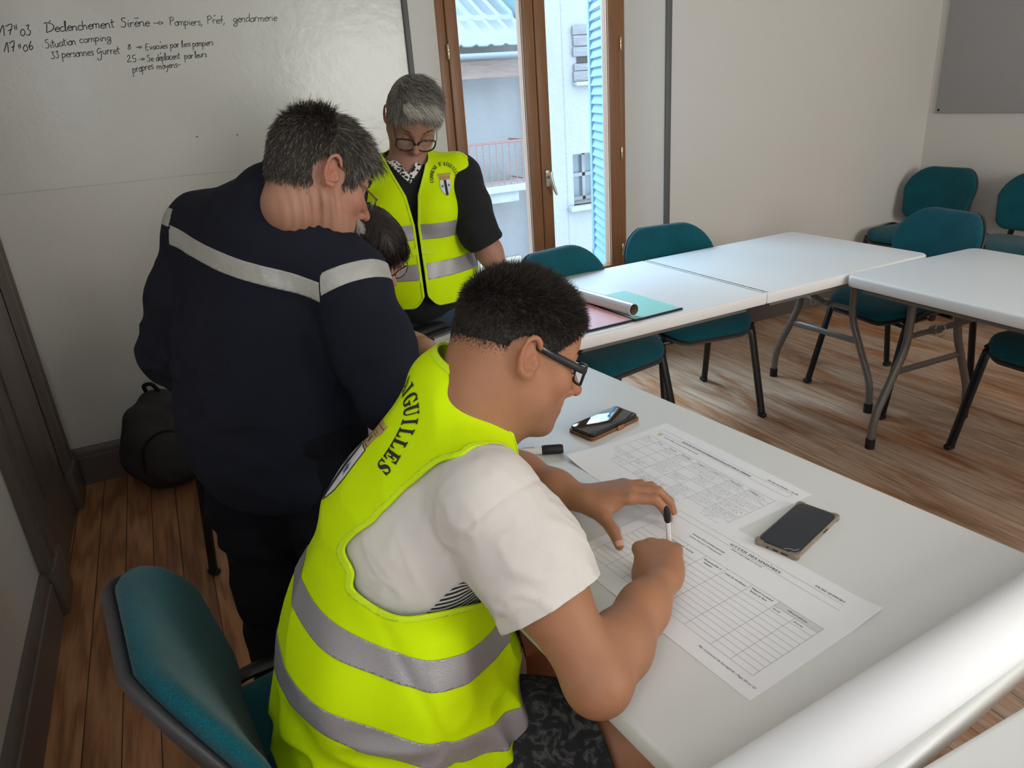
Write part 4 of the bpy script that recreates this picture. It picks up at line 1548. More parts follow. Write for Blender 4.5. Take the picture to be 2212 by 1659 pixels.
def hand(f, W, dirv, dorsal, side, curl, spread=1.0, thumb=None, sc=1.0, k=0.006):
    """W wrist; dirv along the palm, dorsal = back of the hand; side=+1 when the thumb lies at dorsal x dirv.
    curl: per finger (mcp,pip,dip) degrees; returns joints"""
    x = np.array(dirv, float)
    x /= np.linalg.norm(x)
    z = np.array(dorsal, float)
    z -= x * (z @ x)
    z /= np.linalg.norm(z)
    y = np.cross(z, x) * side
    W = np.array(W, float)
    p = lambda a, b, c: W + (x * a + y * b + z * c) * sc
    kn = [(0.090, 0.026, 0.004), (0.093, 0.006, 0.006), (0.088, -0.014, 0.004), (0.080, -0.032, 0.0)]
    ba = [(0.016, 0.014, 0), (0.014, 0.004, 0.001), (0.014, -0.008, 0), (0.016, -0.018, -0.002)]
    for (a, b) in zip(ba, kn):
        f.cap(p(*a), p(*b), 0.0150 * sc, 0.0112 * sc, 0.016)
    f.ell(p(0.045, -0.004, -0.004), V3(0.044, 0.036, 0.013) * sc, np.stack([x, y, z], 1), 0.012)
    f.ell(p(0.038, -0.024, -0.010), V3(0.032, 0.014, 0.013) * sc, np.stack([x, y, z], 1), 0.012)
    seg = [(0.044, 0.026, 0.021), (0.048, 0.030, 0.022), (0.044, 0.028, 0.022), (0.035, 0.021, 0.019)]
    rad = [0.0096, 0.0098, 0.0092, 0.0082]
    J = {}
    for i in range(4):
        P0 = p(*kn[i])
        az = math.radians((7, 1, -5, -12)[i] * spread)
        e = math.cos(az) * x + math.sin(az) * y
        ang = 0
        pts = [P0]
        for s_, cdeg in zip(seg[i], curl[i]):
            ang += math.radians(cdeg)
            d = math.cos(ang) * e - math.sin(ang) * z
            pts.append(pts[-1] + d * s_ * sc)
        r = rad[i] * sc
        f.cap(pts[0], pts[1], r * 1.08, r, k * 1.3)
        f.cap(pts[1], pts[2], r, r * 0.93, k * 0.6)
        f.cap(pts[2], pts[3], r * 0.93, r * 0.80, k * 0.6)
        J[i] = (pts, z)
    tb = thumb if thumb is not None else [(0.020, 0.024, -0.010), (0.052, 0.052, -0.020), (0.082, 0.062, -0.026), (0.108, 0.062, -0.030)]
    tp = [p(*q) for q in tb]
    f.cap(tp[0], tp[1], 0.0155 * sc, 0.0125 * sc, 0.014)
    f.cap(tp[1], tp[2], 0.0120 * sc, 0.0108 * sc, k)
    f.cap(tp[2], tp[3], 0.0108 * sc, 0.0085 * sc, k * 0.6)
    f.ell(p(0.042, 0.024, -0.010), V3(0.030, 0.016, 0.013) * sc, np.stack([x, y, z], 1), 0.012)
    J['t'] = (tp, z)
    J['frame'] = (x, y, z)
    return J


def nails(J, parent, m, keys, side_hint=None, sc=1.0):
    """a small nail plate on the last segment of each finger"""
    for kx in keys:
        pts, z = J[kx]
        a, b = pts[-2], pts[-1]
        d = (b - a) / np.linalg.norm(b - a)
        up = side_hint[kx] if side_hint and kx in side_hint else (z - d * (z @ d) if abs(z @ d) < 0.9 else -d)
        up = np.array(up, float) - d * (np.array(up, float) @ d)
        up /= np.linalg.norm(up)
        sd = np.cross(d, up)
        r = 0.0088 if kx != 't' else 0.0100
        P, F = [], []
        for i in range(6):
            for j in range(7):
                u = (i / 5) * 0.0115 - 0.002
                a_ = (j / 6 - 0.5) * 1.5
                P.append(b + d * (u - 0.003) + (sd * math.sin(a_) + up * math.cos(a_)) * (r * (1 - 0.10 * (i / 5) ** 2) + 0.0002) * sc)
        for i in range(5):
            for j in range(6):
                q = i * 7 + j
                F.append((q, q + 1, q + 8, q + 7))
        np_mesh('fingernail', np.array(P), np.array(F), m, parent, solid=0.0006)


def strands(roots, dirs, lens, r0, bend=None, seg=4, jitter=0.15, taper=0.2):
    """thin tapered three-sided locks; bend(P,d)->acceleration"""
    n = len(roots)
    P = roots.copy()
    d = dirs / (np.linalg.norm(dirs, axis=1, keepdims=True) + 1e-9)
    d = d + RNG.normal(0, jitter, d.shape)
    d /= np.linalg.norm(d, axis=1, keepdims=True)
    side = np.cross(d, RNG.normal(0, 1, d.shape))
    side /= np.linalg.norm(side, axis=1, keepdims=True) + 1e-9
    verts = []
    for k in range(seg + 1):
        t = k / seg
        r = r0 * (1 - (1 - taper) * t ** 1.3)
        other = np.cross(d, side)
        for a in (0, 2.094, 4.189):
            verts.append(P + (side * math.cos(a) + other * math.sin(a)) * r[:, None] if hasattr(r, '__len__') else P + (side * math.cos(a) + other * math.sin(a)) * r)
        P = P + d * (lens / seg)[:, None]
        if bend is not None:
            d = d + bend(P, d) / seg
            d /= np.linalg.norm(d, axis=1, keepdims=True) + 1e-9
    Vv = np.stack(verts, 1)
    m = Vv.shape[1]
    base = (np.arange(n) * m)[:, None]
    F = []
    for k in range(seg):
        for a in range(3):
            b = (a + 1) % 3
            F.append(base + np.array([k * 3 + a, k * 3 + b, k * 3 + 3 + b, k * 3 + 3 + a]))
    F = np.stack(F, 1).reshape(-1, 4)
    return Vv.reshape(-1, 3), F


def hair_cap(hd, keep, grow=0.006, h=0.0035):
    """scalp surface under the hair, clipped to keep(L)>0; returns P,F,N"""
    lo = hd.C - 0.17
    hi = hd.C + 0.17
    f = Field(lo, hi, h)
    hd.cranium(f, grow)
    P, F = f.surf()
    P, F = clip_mesh(P, F, keep(hd.loc(P)))
    return P, F, vnormals(P, F)


def sample_surface(P, F, n):
    a, b, c = P[F[:, 0]], P[F[:, 1]], P[F[:, 2]]
    ar = np.linalg.norm(np.cross(b - a, c - a), axis=1)
    i = RNG.choice(len(F), n, p=ar / ar.sum())
    u, v = RNG.random(n), RNG.random(n)
    s = u + v > 1
    u[s], v[s] = 1 - u[s], 1 - v[s]
    return a[i] + (b[i] - a[i]) * u[:, None] + (c[i] - a[i]) * v[:, None], i


def glasses(hd, parent, m_frame, m_lens, rim='full', fw=0.026, fh=0.019, r=0.0019, z0=-0.003, x0=0.098, tw=0.004, square=0.55, m_temple=None):
    o_f = MB()
    outs = []
    for q in (1, -1):
        O = []
        for t in np.linspace(0, 2 * math.pi, 33)[:-1]:
            c, s_ = math.cos(t), math.sin(t)
            e = 1.0 - square * 0.5
            u = math.copysign(abs(c) ** e, c) * fw
            v = math.copysign(abs(s_) ** e, s_) * fh
            xx = x0 - 0.011 * max(0, (q * u + 0.010) / (fw + 0.010)) ** 2
            O.append(hd.w(xx + 0.06 * v, q * 0.034 + u, z0 + v))
        outs.append(O)
        if rim == 'full':
            o_f.tube(O + [O[0]], r, 8)
        else:
            o_f.tube([O[i] for i in range(15, 32)] + [O[0], O[1]], r, 8)
    o_f.tube(catmull([hd.w(x0 - 0.002, -0.009, z0 + 0.004), hd.w(x0 + 0.005, 0, z0 + 0.009), hd.w(x0 - 0.002, 0.009, z0 + 0.004)], 4), r * 1.1, 8)
    g = o_f.build('glasses', m_frame, parent, world=True)
    for q, O in zip((1, -1), outs):
        n = len(O)
        c = np.mean(O, 0)
        lens = MB().add([tuple(p) for p in O] + [tuple(c)], [(i, (i + 1) % n, n) for i in range(n)])
        lens.build('lens', m_lens, g, world=True)
        xe = x0 - 0.012
        pts = [hd.w(xe + 0.004, q * (0.034 + fw * 0.92), z0 + fh * 0.5), hd.w(xe - 0.006, q * (0.037 + fw), z0 + fh * 0.55), hd.w(0.05, q * 0.070, 0.0115), hd.w(0.02, q * 0.0755, 0.0175), hd.w(0.004, q * 0.077, 0.021), hd.w(-0.012, q * 0.074, 0.022), hd.w(-0.030, q * 0.070, 0.004)]
        MB().tube(catmull(pts, 4), tw, 8, oval=(tw * 1.15, tw * 0.42), up=tuple(hd.R[:, 2])).build('temple', m_temple or m_frame, g, world=True)
    return g
# ================================================================== the man who writes (front)
M['skin_tan'] = mat('tanned_skin', (0.5, 0.3, 0.2), 0.52, spec=0.35, attr='Col', sss=0.12, bump=(420, 0.12, 2))
M['skin_fair'] = mat('fair_skin', (0.6, 0.4, 0.3), 0.52, spec=0.35, attr='Col', sss=0.12, bump=(420, 0.12, 2))
M['nail'] = mat('fingernail', (0.62, 0.36, 0.28), 0.3)
M['vest'] = mat('fluorescent_yellow_polyester', (0.62, 0.86, 0.001), 0.75, spec=0.15, bump=(900, 0.15, 2), var=(5, 0.03))
M['vest_trim'] = mat('fluorescent_yellow_binding', (0.62, 0.86, 0.02), 0.7, spec=0.2, bump=(700, 0.2, 2))
M['reflective'] = mat('grey_reflective_tape', (0.36, 0.345, 0.36), 0.45, 0.35, bump=(500, 0.12, 2))
M['tshirt'] = mat('cream_cotton_jersey', (0.66, 0.62, 0.58), 0.95, spec=0.1, bump=(700, 0.12, 2))
M['hair_dark'] = mat('dark_brown_hair', (0.018, 0.013, 0.010), 0.40, spec=0.45)
M['hair_dark_light'] = mat('brown_hair_highlights', (.075, .055, .040), 0.40, spec=0.45)
M['scalp_dark'] = mat('hair_roots_dark', (0.020, 0.015, 0.012), 0.7)
M['glasses_black'] = mat('black_acetate', (0.012, 0.012, 0.014), 0.25)
M['lens'] = mat('clear_lens', (.85, .9, .95), 0.03, alpha=0.10, spec=0.8)

def stripes_material():
    k = NT('striped_jersey')
    s = k.n('SeparateXYZ')
    k.l(k.tc.outputs['Object'], s.inputs[0])
    u = k.math('FRACT', k.math('MULTIPLY', k.math('ADD', s.outputs[2], k.math('MULTIPLY', s.outputs[0], 0.12)), 1 / 0.0062))
    k.l(k.ramp(k.math('GREATER_THAN', u, 0.5), [(0.0, (0.012, 0.012, 0.016)), (1.0, (0.62, 0.6, 0.58))]), k.b.inputs['Base Color'])
    k.b.inputs['Roughness'].default_value = 0.9
    return k.m
M['stripes'] = stripes_material()

def camo_material():
    k = NT('dark_leaf_print')
    n = k.noise(k.tc.outputs['Object'], 38, 3, 0.6, 1.5)
    k.l(k.ramp(n, [(0.50, (0.010, 0.010, 0.011)), (0.56, (0.035, 0.036, 0.038)), (0.64, (0.075, 0.075, 0.072))]), k.b.inputs['Base Color'])
    k.b.inputs['Roughness'].default_value = 0.9
    return k.m
M['camo'] = camo_material()


def person_root(name, loc, label):
    r = empty('person', loc)
    tag(r, label, 'person')
    return r


def torso_ell(f, c, r, up, fwd, k=0.06):
    """ellipsoid with axes (forward,left,up)"""
    u = np.array(up, float); u /= np.linalg.norm(u)
    a = np.array(fwd, float); a -= u * (a @ u); a /= np.linalg.norm(a)
    l = np.cross(u, a)
    f.ell(c, r, np.stack([a, l, u], 1), k)


wr = person_root('person', (0.10, 0.95, 0), 'person with cropped dark hair, black glasses and yellow vest, seated and writing with a pen')
hd1 = Head((0.439, 0.940, 1.145), -9, 24, -9, .955, nose=1.5)
# joints
pel, wst, cst, ush, nck = V3(.135, .945, .555), V3(.170, .945, .70), V3(.238, .95, .885), V3(.300, .955, .985), V3(.352, .955, 1.050)
shR, elR, wrR = V3(.322, .792, .998), V3(.378, .632, .800), V3(.560, .745, .800)
shL, elL, wrL = V3(.390, 1.110, .975), V3(.525, 1.255, .783), V3(.603, 1.050, .782)
UPB, FWB = V3(.45, 0, .89), V3(.89, -.02, -.45)

fb = Field((-.12, .44, 0.0), (.80, 1.42, 1.32), 0.0034)
hd1.add(fb)
PEN0, PEN1 = (.645, .825, .7415), (.623, .811, .882)
fb.chain([hd1.w(-.035, 0, -.03), hd1.w(-.045, 0, -.085), nck, ush], [.058, .058, .062, .07], 0.04)
fb.cap(hd1.w(0.0, 0, -.06), nck + V3(.03, 0, -.01), .046, .05, 0.04)
for sh in (shR, shL):
    fb.cap(nck + V3(-.03, 0, -.02), sh + V3(-.02, 0, .0), .045, .05, 0.04)
torso_ell(fb, cst, (.095, .150, .150), UPB, FWB)
torso_ell(fb, wst, (.095, .140, .150), (.25, 0, .97), (1, 0, 0))
torso_ell(fb, pel, (.11, .155, .11), (0, 0, 1), (1, 0, 0))
for sh, el, wri in ((shR, elR, wrR), (shL, elL, wrL)):
    m1 = sh + (el - sh) * 0.5
    fb.chain([sh, m1, el], [.052, .049, .040], 0.03)
    fl = el + (wri - el) * 0.30
    fb.chain([el, fl, el + (wri - el) * .72, wri], [.040, .0435, .034, .0265], 0.025)
    fb.ell(el + (el - (sh + wri) / 2) / np.linalg.norm(el - (sh + wri) / 2) * .012, (.030, .030, .030), None, 0.03)
for q, kn, an in ((-.09, V3(.50, .735, .525), V3(.45, .72, .085)), (.09, V3(.53, 1.09, .525), V3(.47, 1.1, .085))):
    hp = pel + V3(.02, q, -.02)
    fb.chain([hp, hp + (kn - hp) * .5, kn], [.085, .078, .058], 0.05)
    fb.chain([kn, kn + (an - kn) * .3, an], [.055, .056, .036], 0.04)
    fb.chain([an, an + V3(.0, 0, -.04), an + V3(.13, 0, -.055)], [.036, .036, .026], 0.03)
# right hand: a fist round the pen, resting on its edge
JR = hand(fb, wrR, (.40, .62, .02), (-.25, -.12, .96), +1,
          [(46, 58, 24), (62, 68, 36), (72, 78, 45), (78, 80, 45)], 0.5,
          thumb=[(0.022, 0.018, -0.012), (0.050, 0.030, -0.024), (0.080, 0.028, -0.036), (0.104, 0.016, -0.044)])
# left hand: spread flat-arched on the paper, thumb apart
JL = hand(fb, wrL, (.86, -.50, .12), (-.10, .06, .99), -1,
          [(8, 48, 22), (8, 46, 24), (10, 46, 24), (12, 44, 22)], 1.0,
          thumb=[(0.018, 0.022, -0.008), (0.040, 0.052, -0.014), (0.054, 0.084, -0.024), (0.060, 0.112, -0.034)], sc=1.04)
P, F = fb.surf()
P = smooth_mesh(P, F, 2, 0.4)
P[:, 2] = np.where((P[:, 0] > .41) & (P[:, 2] < .7405) & (P[:, 2] > .70), .7405, P[:, 2])
body = np_mesh('body', P, F, M['skin_tan'], wr, skin_colors(P, [hd1], (.37, .172, .092), 0.5, stub=0.45))
nails(JR, body, M['nail'], ['t', 0])
nails(JL, body, M['nail'], ['t', 0, 1])
del fb

# T-shirt
fs = Field((-.12, .50, .40), (.64, 1.40, 1.16), 0.004)
def shirt_torso(f, g=0.0):
    torso_ell(f, cst, (.112 + g, .168 + g, .165 + g), UPB, FWB)
    torso_ell(f, wst, (.118 + g, .158 + g, .165 + g), (.25, 0, .97), (1, 0, 0))
    torso_ell(f, pel, (.130 + g, .172 + g, .115 + g), (0, 0, 1), (1, 0, 0))
    f.cap(cst, ush, .11 + g, .085 + g, 0.06)
    f.cap(ush + V3(0, -.02, 0), nck + V3(-.012, 0, -.018), .075 + g, .060 + g, 0.05)
    for sh in (shR, shL):
        f.cap(nck + V3(-.03, 0, -.035), sh + V3(-.02, 0, .004), .055 + g, .056 + g, 0.05)
shirt_torso(fs)
for sh, el in ((shR, elR), (shL, elL)):
    ax = (el - sh) / np.linalg.norm(el - sh)
    fs.chain([sh - ax * .01, sh + ax * .08, sh + ax * .168], [.064, .069, .071], 0.04)
P, F = fs.surf()
P = smooth_mesh(P, F, 2, 0.5)
L = hd1.loc(P)
m = np.full(len(P), 1.0)
for sh, el in ((shR, elR), (shL, elL)):
    ax = (el - sh) / np.linalg.norm(el - sh)
    t = (P - sh) @ ax
    rad = np.linalg.norm(P - sh - t[:, None] * ax, axis=1)
    m = np.where(rad < .13, np.minimum(m, (.150 - t) / .05), m)
nd = (hd1.w(-.02, 0, -.05) - nck); nd /= np.linalg.norm(nd)
ncut = (P - nck) @ nd
m = np.minimum(m, np.where(np.linalg.norm(P - nck, axis=1) < .13, (.028 - ncut) / .05, 1))
N = vnormals(P, F)
fold = vnoise(P * V3(1, 1, .55) + vnoise(P, 9, 1)[:, None] * .035, 20, 4)
fold2 = np.abs(vnoise(P + vnoise(P, 14, 8)[:, None] * .02, 34, 6))
dR = np.linalg.norm(P - (shR + (elR - shR) * .5), axis=1)
amt = np.clip(1 - dR / .17, 0.25, 1)
axR = (elR - shR) / np.linalg.norm(elR - shR)
tR_ = (P - shR) @ axR
rR_ = np.linalg.norm(P - shR - tR_[:, None] * axR, axis=1)
seam = -.0017 * np.exp(-((tR_ - .012 + .25 * (P[:, 2] - 1.0)) / .0035) ** 2) * (rR_ < .1) - .0014 * np.exp(-((tR_ - .128) / .0018) ** 2) * (rR_ < .1)
cr1 = np.abs(vnoise(P @ np.array([[.8, .1, .2], [.1, .9, .3], [.5, -.2, .6]]) + vnoise(P, 12, 3)[:, None] * .03, 26, 15))
P = P + N * ((fold * .0075 + (0.4 - fold2) * .0075 + (.25 - np.minimum(cr1, .25)) * .018) * amt + seam)[:, None]
shirtP, shirtF = P, F
Ps, Fs = clip_mesh(P, F, m)
np_mesh('t_shirt', Ps, Fs, M['tshirt'], wr, solid=0.0022, offset=1)
# striped side panel below the armpit
N = vnormals(P, F)
side = .105 - np.linalg.norm((P - V3(.285, .80, .80)) * V3(1, .3, 1.0), axis=1)
side = np.minimum(side, (P[:, 0] - .225 + (P[:, 2] - .80) * .55)) 
side = np.where(P[:, 1] < .87, side, -1)
arm_t = (P - shR) @ ((elR - shR) / np.linalg.norm(elR - shR))
armr = np.linalg.norm(P - shR - arm_t[:, None] * ((elR - shR) / np.linalg.norm(elR - shR)), axis=1)
side = np.minimum(side, armr - .09)
Pq, Fq = clip_mesh(P + N * .0032, F, side * 10)
np_mesh('striped_side_panel', Pq, Fq, M['stripes'], wr)
del fs

# shorts
fh = Field((-.10, .55, .36), (.66, 1.30, .72), 0.005)
torso_ell(fh, pel, (.134, .178, .125), (0, 0, 1), (1, 0, 0))
for q, kn in ((-.09, V3(.50, .735, .525)), (.09, V3(.53, 1.09, .525))):
    hp = pel + V3(.02, q, -.02)
    fh.chain([hp, hp + (kn - hp) * .5, hp + (kn - hp) * .86], [.105, .102, .098], 0.05)
P, F = fh.surf()
P = smooth_mesh(P, F, 2, 0.5)
m = np.minimum(.425 - P[:, 0], 1)
N = vnormals(P, F)
P = P + N * (vnoise(P, 14, 3) * .005)[:, None]
Pc, Fc = clip_mesh(P, F, m)
np_mesh('shorts', Pc, Fc, M['camo'], wr, solid=0.003, offset=1)
del fh
for q, an in ((0, V3(.45, .72, .045)), (1, V3(.47, 1.1, .045))):
    ff = Field(an - .12, an + .22, .006)
    ff.chain([an + V3(-.03, 0, .0), an + V3(.05, 0, .0), an + V3(.15, 0, -.008)], [.046, .046, .036], .04)
    ff.ell(an + V3(.05, 0, -.04), (.14, .047, .012), None, .02)
    P, F = ff.surf()
    P[:, 2] = np.maximum(P[:, 2], 0.002)
    np_mesh('shoe', P, F, M['rubber'], wr)

# vest
fv = Field((-.16, .50, .36), (.62, 1.40, 1.18), 0.004)
shirt_torso(fv, 0.010)
torso_ell(fv, V3(.172, .945, .56), (.150, .205, .15), (.12, 0, .99), (1, 0, 0), 0.08)
fv.cap(nck + V3(-.025, .015, -.01), nck + V3(-.005, .022, .042), .082, .074, .03)
torso_ell(fv, V3(.19, .945, .72), (.152, .190, .16), (.3, 0, .95), (1, 0, 0), 0.08)
torso_ell(fv, V3(.265, .93, .60), (.12, .20, .12), (.12, 0, .99), (1, 0, 0), 0.08)
P, F = fv.surf()
P = smooth_mesh(P, F, 3, 0.5)
N = vnormals(P, F)
low = np.clip((.86 - P[:, 2]) / .2, 0, 1)
w_ = P + vnoise(P, 6, 2)[:, None] * .05
fo = vnoise(w_ * V3(1.0, 1.0, .8), 9, 11) * .016 + (.5 - np.abs(vnoise(w_ * V3(1, 1, 1.3) + vnoise(P, 5, 9)[:, None] * .06, 12, 5))) * .020
fo = fo - .006 * np.exp(-((P[:, 0] - .165 - .25 * (.80 - P[:, 2])) / .010) ** 2) * (P[:, 1] < .86)
P = P + N * (fo * (.25 + .75 * low))[:, None]
N = vnormals(P, F)
vy = P[:, 1] - .952
ush_dir = (nck - cst) / np.linalg.norm(nck - cst)
# axis coordinate along the back
spine = np.stack([pel, wst, cst, ush, nck])
sb = (P - V3(.135, .945, .555)) @ V3(.36, 0, .933) - .12 * np.maximum(0, P[:, 0] - .20)
m_hem = (P[:, 2] - .535 + np.maximum(0, P[:, 0] - .08) * .35 + np.maximum(0, P[:, 0] - .12) * .25) / .05
# armholes, cut large; outline in the side view
AH = [(.370, .835, 1.046), (.352, .826, 1.060), (.334, .819, 1.068), (.319, .815, 1.073), (.307, .816, 1.074), (.290, .811, 1.071), (.276, .818, 1.067), (.263, .829, 1.061), (.248, .837, 1.049), (.233, .847, 1.033), (.218, .856, 1.019), (.200, .858, 1.005), (.183, .860, .993), (.169, .863, .980), (.146, .873, .964),
      (.131, .881, .946), (.128, .874, .936), (.132, .855, .919), (.126, .846, .901), (.140, .821, .889), (.158, .797, .881), (.178, .782, .877), (.214, .771, .876), (.254, .775, .866), (.300, .78, .855), (.365, .80, .850), (.392, .80, .90), (.390, .80, .99)]
AH = np.array([(x_, z_ + .7 * (y_ - .85)) for x_, y_, z_ in AH])
def poly_sd(Q, poly):
    d = np.full(len(Q), 1e9)
    ins = np.zeros(len(Q), bool)
    n = len(poly)
    for i in range(n):
        a_, b_ = poly[i], poly[(i + 1) % n]
        e = b_ - a_
        w = Q - a_
        t = np.clip((w @ e) / (e @ e), 0, 1)
        d = np.minimum(d, np.linalg.norm(w - t[:, None] * e, axis=1))
        c = ((a_[1] <= Q[:, 1]) != (b_[1] <= Q[:, 1])) & (Q[:, 0] < (b_[0] - a_[0]) * (Q[:, 1] - a_[1]) / np.where(abs(b_[1] - a_[1]) < 1e-9, 1e-9, b_[1] - a_[1]) + a_[0])
        ins ^= c
    return np.where(ins, -d, d)
sd_ = poly_sd(np.stack([P[:, 0], P[:, 2] + .7 * (P[:, 1] - .85)], 1), np.array(catmull(list(AH) + [AH[0]], 4))[:-1, :2])
sdl = poly_sd(np.stack([P[:, 0] - .05, P[:, 2] + .7 * (1.06 - P[:, 1])], 1), AH)
m_arm = np.where(vy < -.05, sd_, np.where(vy > .06, sdl, .2)) * 20
e2 = np.sqrt(((P[:, 0] - .440) / .116) ** 2 + ((P[:, 1] - .957) / .082) ** 2) - 1
m_neck = np.where(P[:, 2] > .92, e2 * 2, 1)
m = np.minimum(np.minimum(m_hem, m_arm), m_neck)
vestP, vestF, vestN = P, F, N
Pv, Fv = clip_mesh(P, F, m)
vest1 = np_mesh('vest', Pv, Fv, M['vest'], wr, solid=0.0025, offset=1)
Pt, Ft = clip_mesh(P + N * .0034, F, np.minimum(m, .16 - m))
np_mesh('vest_binding', Pt, Ft, M['vest_trim'], wr, solid=0.001)
for s0 in (.245, .135):
    band = .0195 - np.abs(sb - s0)
    Pb, Fb = clip_mesh(P + N * .0036, F, np.minimum(band * 10, m - .1))
    np_mesh('reflective_band', Pb, Fb, M['reflective'], wr, solid=0.0008)
del fv

# hair: close-cropped sides, short tufts on top
def keep1(L):
    back = .012 + L[:, 2] + np.maximum(0, -L[:, 0] - .02) * .75        # nape line falls to the back
    front = .100 - L[:, 0] + np.maximum(0, .085 - L[:, 2]) * -1.05
    temple = np.where(L[:, 0] > .005, (L[:, 2] - .004) - (L[:, 0] - .005) * .55 + .0, 1)
    ear = np.where(np.abs(L[:, 1]) > .045, np.hypot(L[:, 0] + .012, L[:, 2] - .0) - .036, 1)
    return np.minimum(np.minimum(np.minimum(back + .02, front), temple + .018), ear) * 10
P, F, N = hair_cap(hd1, keep1, .003)
hb = np_mesh('hair', P, F, M['scalp_dark'], wr)
R_, fi = sample_surface(P, F, 26000)
Nr = N[F[fi, 0]]
Lr = hd1.loc(R_)
top = np.clip((Lr[:, 2] - .035) / .07, 0, 1)
grow_dir = Nr * .75 + (hd1.R @ np.array([.65, 0, .15]))[None, :] * top[:, None] - hd1.R[:, 2][None, :] * (1 - top)[:, None] * 1.1 + Nr * .0
ln = (.0045 + .0135 * top) * (.7 + .6 * RNG.random(len(R_)))
pick = RNG.random(len(R_)) < .22
for sel, mm_, nm in ((~pick, M['hair_dark'], 'hair_tufts'), (pick, M['hair_dark_light'], 'light_hair_tufts')):
    hv, hf = strands(R_[sel], grow_dir[sel], ln[sel], .00042, None, 3, .30)
    np_mesh(nm, hv, hf, mm_, hb)
# eyebrows and lashes
def brow(hd, parent, m, n=90, ln=.009, z=.020, r=.0005):
    Rts, Ds = [], []
    for q in (1, -1):
        for i in range(n):
            t = RNG.random()
            Rts.append(hd.w(.0925 - .020 * t ** 2, q * (.012 + .037 * t), z + .008 * math.sin(t * 2.6) + RNG.normal(0, .0018)))
            Ds.append(hd.R @ np.array([.35, q * .8, .3]))
    v, f = strands(np.array(Rts), np.array(Ds), np.full(len(Rts), ln), r, None, 2, .2)
    np_mesh('eyebrow', v, f, m, parent)
def lids(hd, parent, m):
    for q in (1, -1):
        pts = [hd.w(.0865 - .10 * (t - .0) ** 2 * 1.2, q * (.031 + t * .6), -.0065 + 8 * t * t) for t in np.linspace(-.022, .022, 9)]
        MB().tube(pts, .0011, 6).build('eyelashes', m, parent, world=True)
brow(hd1, wr, M['hair_dark'])
lids(hd1, wr, M['hair_dark'])
glasses(hd1, wr, M['glasses_black'], M['lens'], 'full', .027, .0165, .0022, -.004, .104, .0050, .75)
# ================================================================== the man in the navy jacket
M['navy'] = mat('navy_work_cloth', (.0130, .0145, .0240), .82, spec=.15, bump=(520, .25, 3), var=(7, .2))
M['navy_dark'] = mat('dark_navy_trousers', (.0085, .0090, .0125), .85, spec=.12, bump=(420, .25, 3))
M['silver_tape'] = mat('silver_tape', (.43, .425, .40), .5, .25, bump=(60, .25, 4), var=(22, .10))
M['hair_grey'] = mat('grey_brown_hair', (.080, .066, .055), .42, spec=.45)
M['hair_white'] = mat('white_hair', (.55, .52, .47), .45, spec=.4)
M['scalp_grey'] = mat('hair_roots_grey', (.045, .036, .030), .75)
M['glasses_thin'] = mat('brown_wire', (.16, .07, .035), .35, .6)
M['leather_black'] = mat('black_leather', (.012, .012, .012), .35)
nv = person_root('person', (0.08, 1.55, 0), 'person in navy jacket with grey reflective stripe, grey-brown hair and moustache, standing bent forward')
hd2 = Head((.298, 1.491, 1.378), 9, 30, -8, .97, nose=1.15)
fw2 = V3(.79, .61, 0)
lf2 = V3(-.61, .79, 0)
nk2, us2, ch2, ws2, hp2 = V3(.226, 1.558, 1.355), V3(.190, 1.595, 1.275), V3(.155, 1.590, 1.12), V3(.120, 1.555, .96), V3(.118, 1.530, .86)
sL, eL, wL = V3(.085, 1.735, 1.275), V3(-.040, 1.715, 1.030), V3(.085, 1.790, .835)
sR, eR, wR = V3(.310, 1.448, 1.185), V3(.335, 1.300, .965), V3(.530, 1.490, .830)
ank = ((V3(.062, 1.59, .85), V3(.055, 1.62, .47), V3(.030, 1.655, .10)), (V3(.190, 1.455, .85), V3(.225, 1.475, .46), V3(.205, 1.475, .10)))
fb = Field((-.20, 1.15, 0), (.72, 2.0, 1.62), .0036)
hd2.add(fb)
fb.chain([hd2.w(-.03, 0, -.03), hd2.w(-.04, 0, -.075), nk2, us2], [.054, .052, .048, .05], .02)
fb.cap(hd2.w(.0, 0, -.06), nk2 + V3(.045, -.02, -.03), .046, .046, .03)
for s_ in (sL, sR): fb.cap(us2, s_, .05, .05, .04)
torso_ell(fb, ch2, (.10, .165, .17), (.35, .2, .92), fw2)
torso_ell(fb, ws2, (.11, .155, .15), (.2, .1, .97), fw2)
torso_ell(fb, hp2, (.11, .165, .11), (0, 0, 1), fw2)
for s_, e_, w_ in ((sL, eL, wL), (sR, eR, wR)):
    fb.chain([s_, s_ + (e_ - s_) * .5, e_], [.052, .05, .042], .03)
    fb.chain([e_, e_ + (w_ - e_) * .3, w_], [.042, .044, .028], .03)
hand(fb, wR, (.30, .70, -.62), (.55, .25, .75), 1, [(20, 30, 20)] * 4, .8)
hand(fb, wL, (.75, .3, -.5), (-.5, .2, .8), -1, [(25, 40, 20)] * 4, .6)
for h_, k_, a_ in ank:
    fb.chain([h_, k_, a_], [.085, .058, .04], .05)
    fb.cap(a_ - V3(0, 0, .05), a_ - V3(0, 0, .05) + fw2 * .13, .036, .028, .03)
P, F = fb.surf()
P = smooth_mesh(P, F, 2, .4)
# neck creases behind the ear
L = hd2.loc(P)
N = vnormals(P, F)
cre = np.exp(-((L[:, 2] + .075) / .05) ** 2) * np.exp(-((L[:, 0] + .01) / .05) ** 2)
P = P + N * (cre * .0035 * np.sin((L[:, 0] * 1.0 + L[:, 2] * .55) * 300))[:, None]
np_mesh('body', P, F, M['skin_fair'], nv, skin_colors(P, [hd2], (.40, .205, .140), .35, red=.5))
del fb

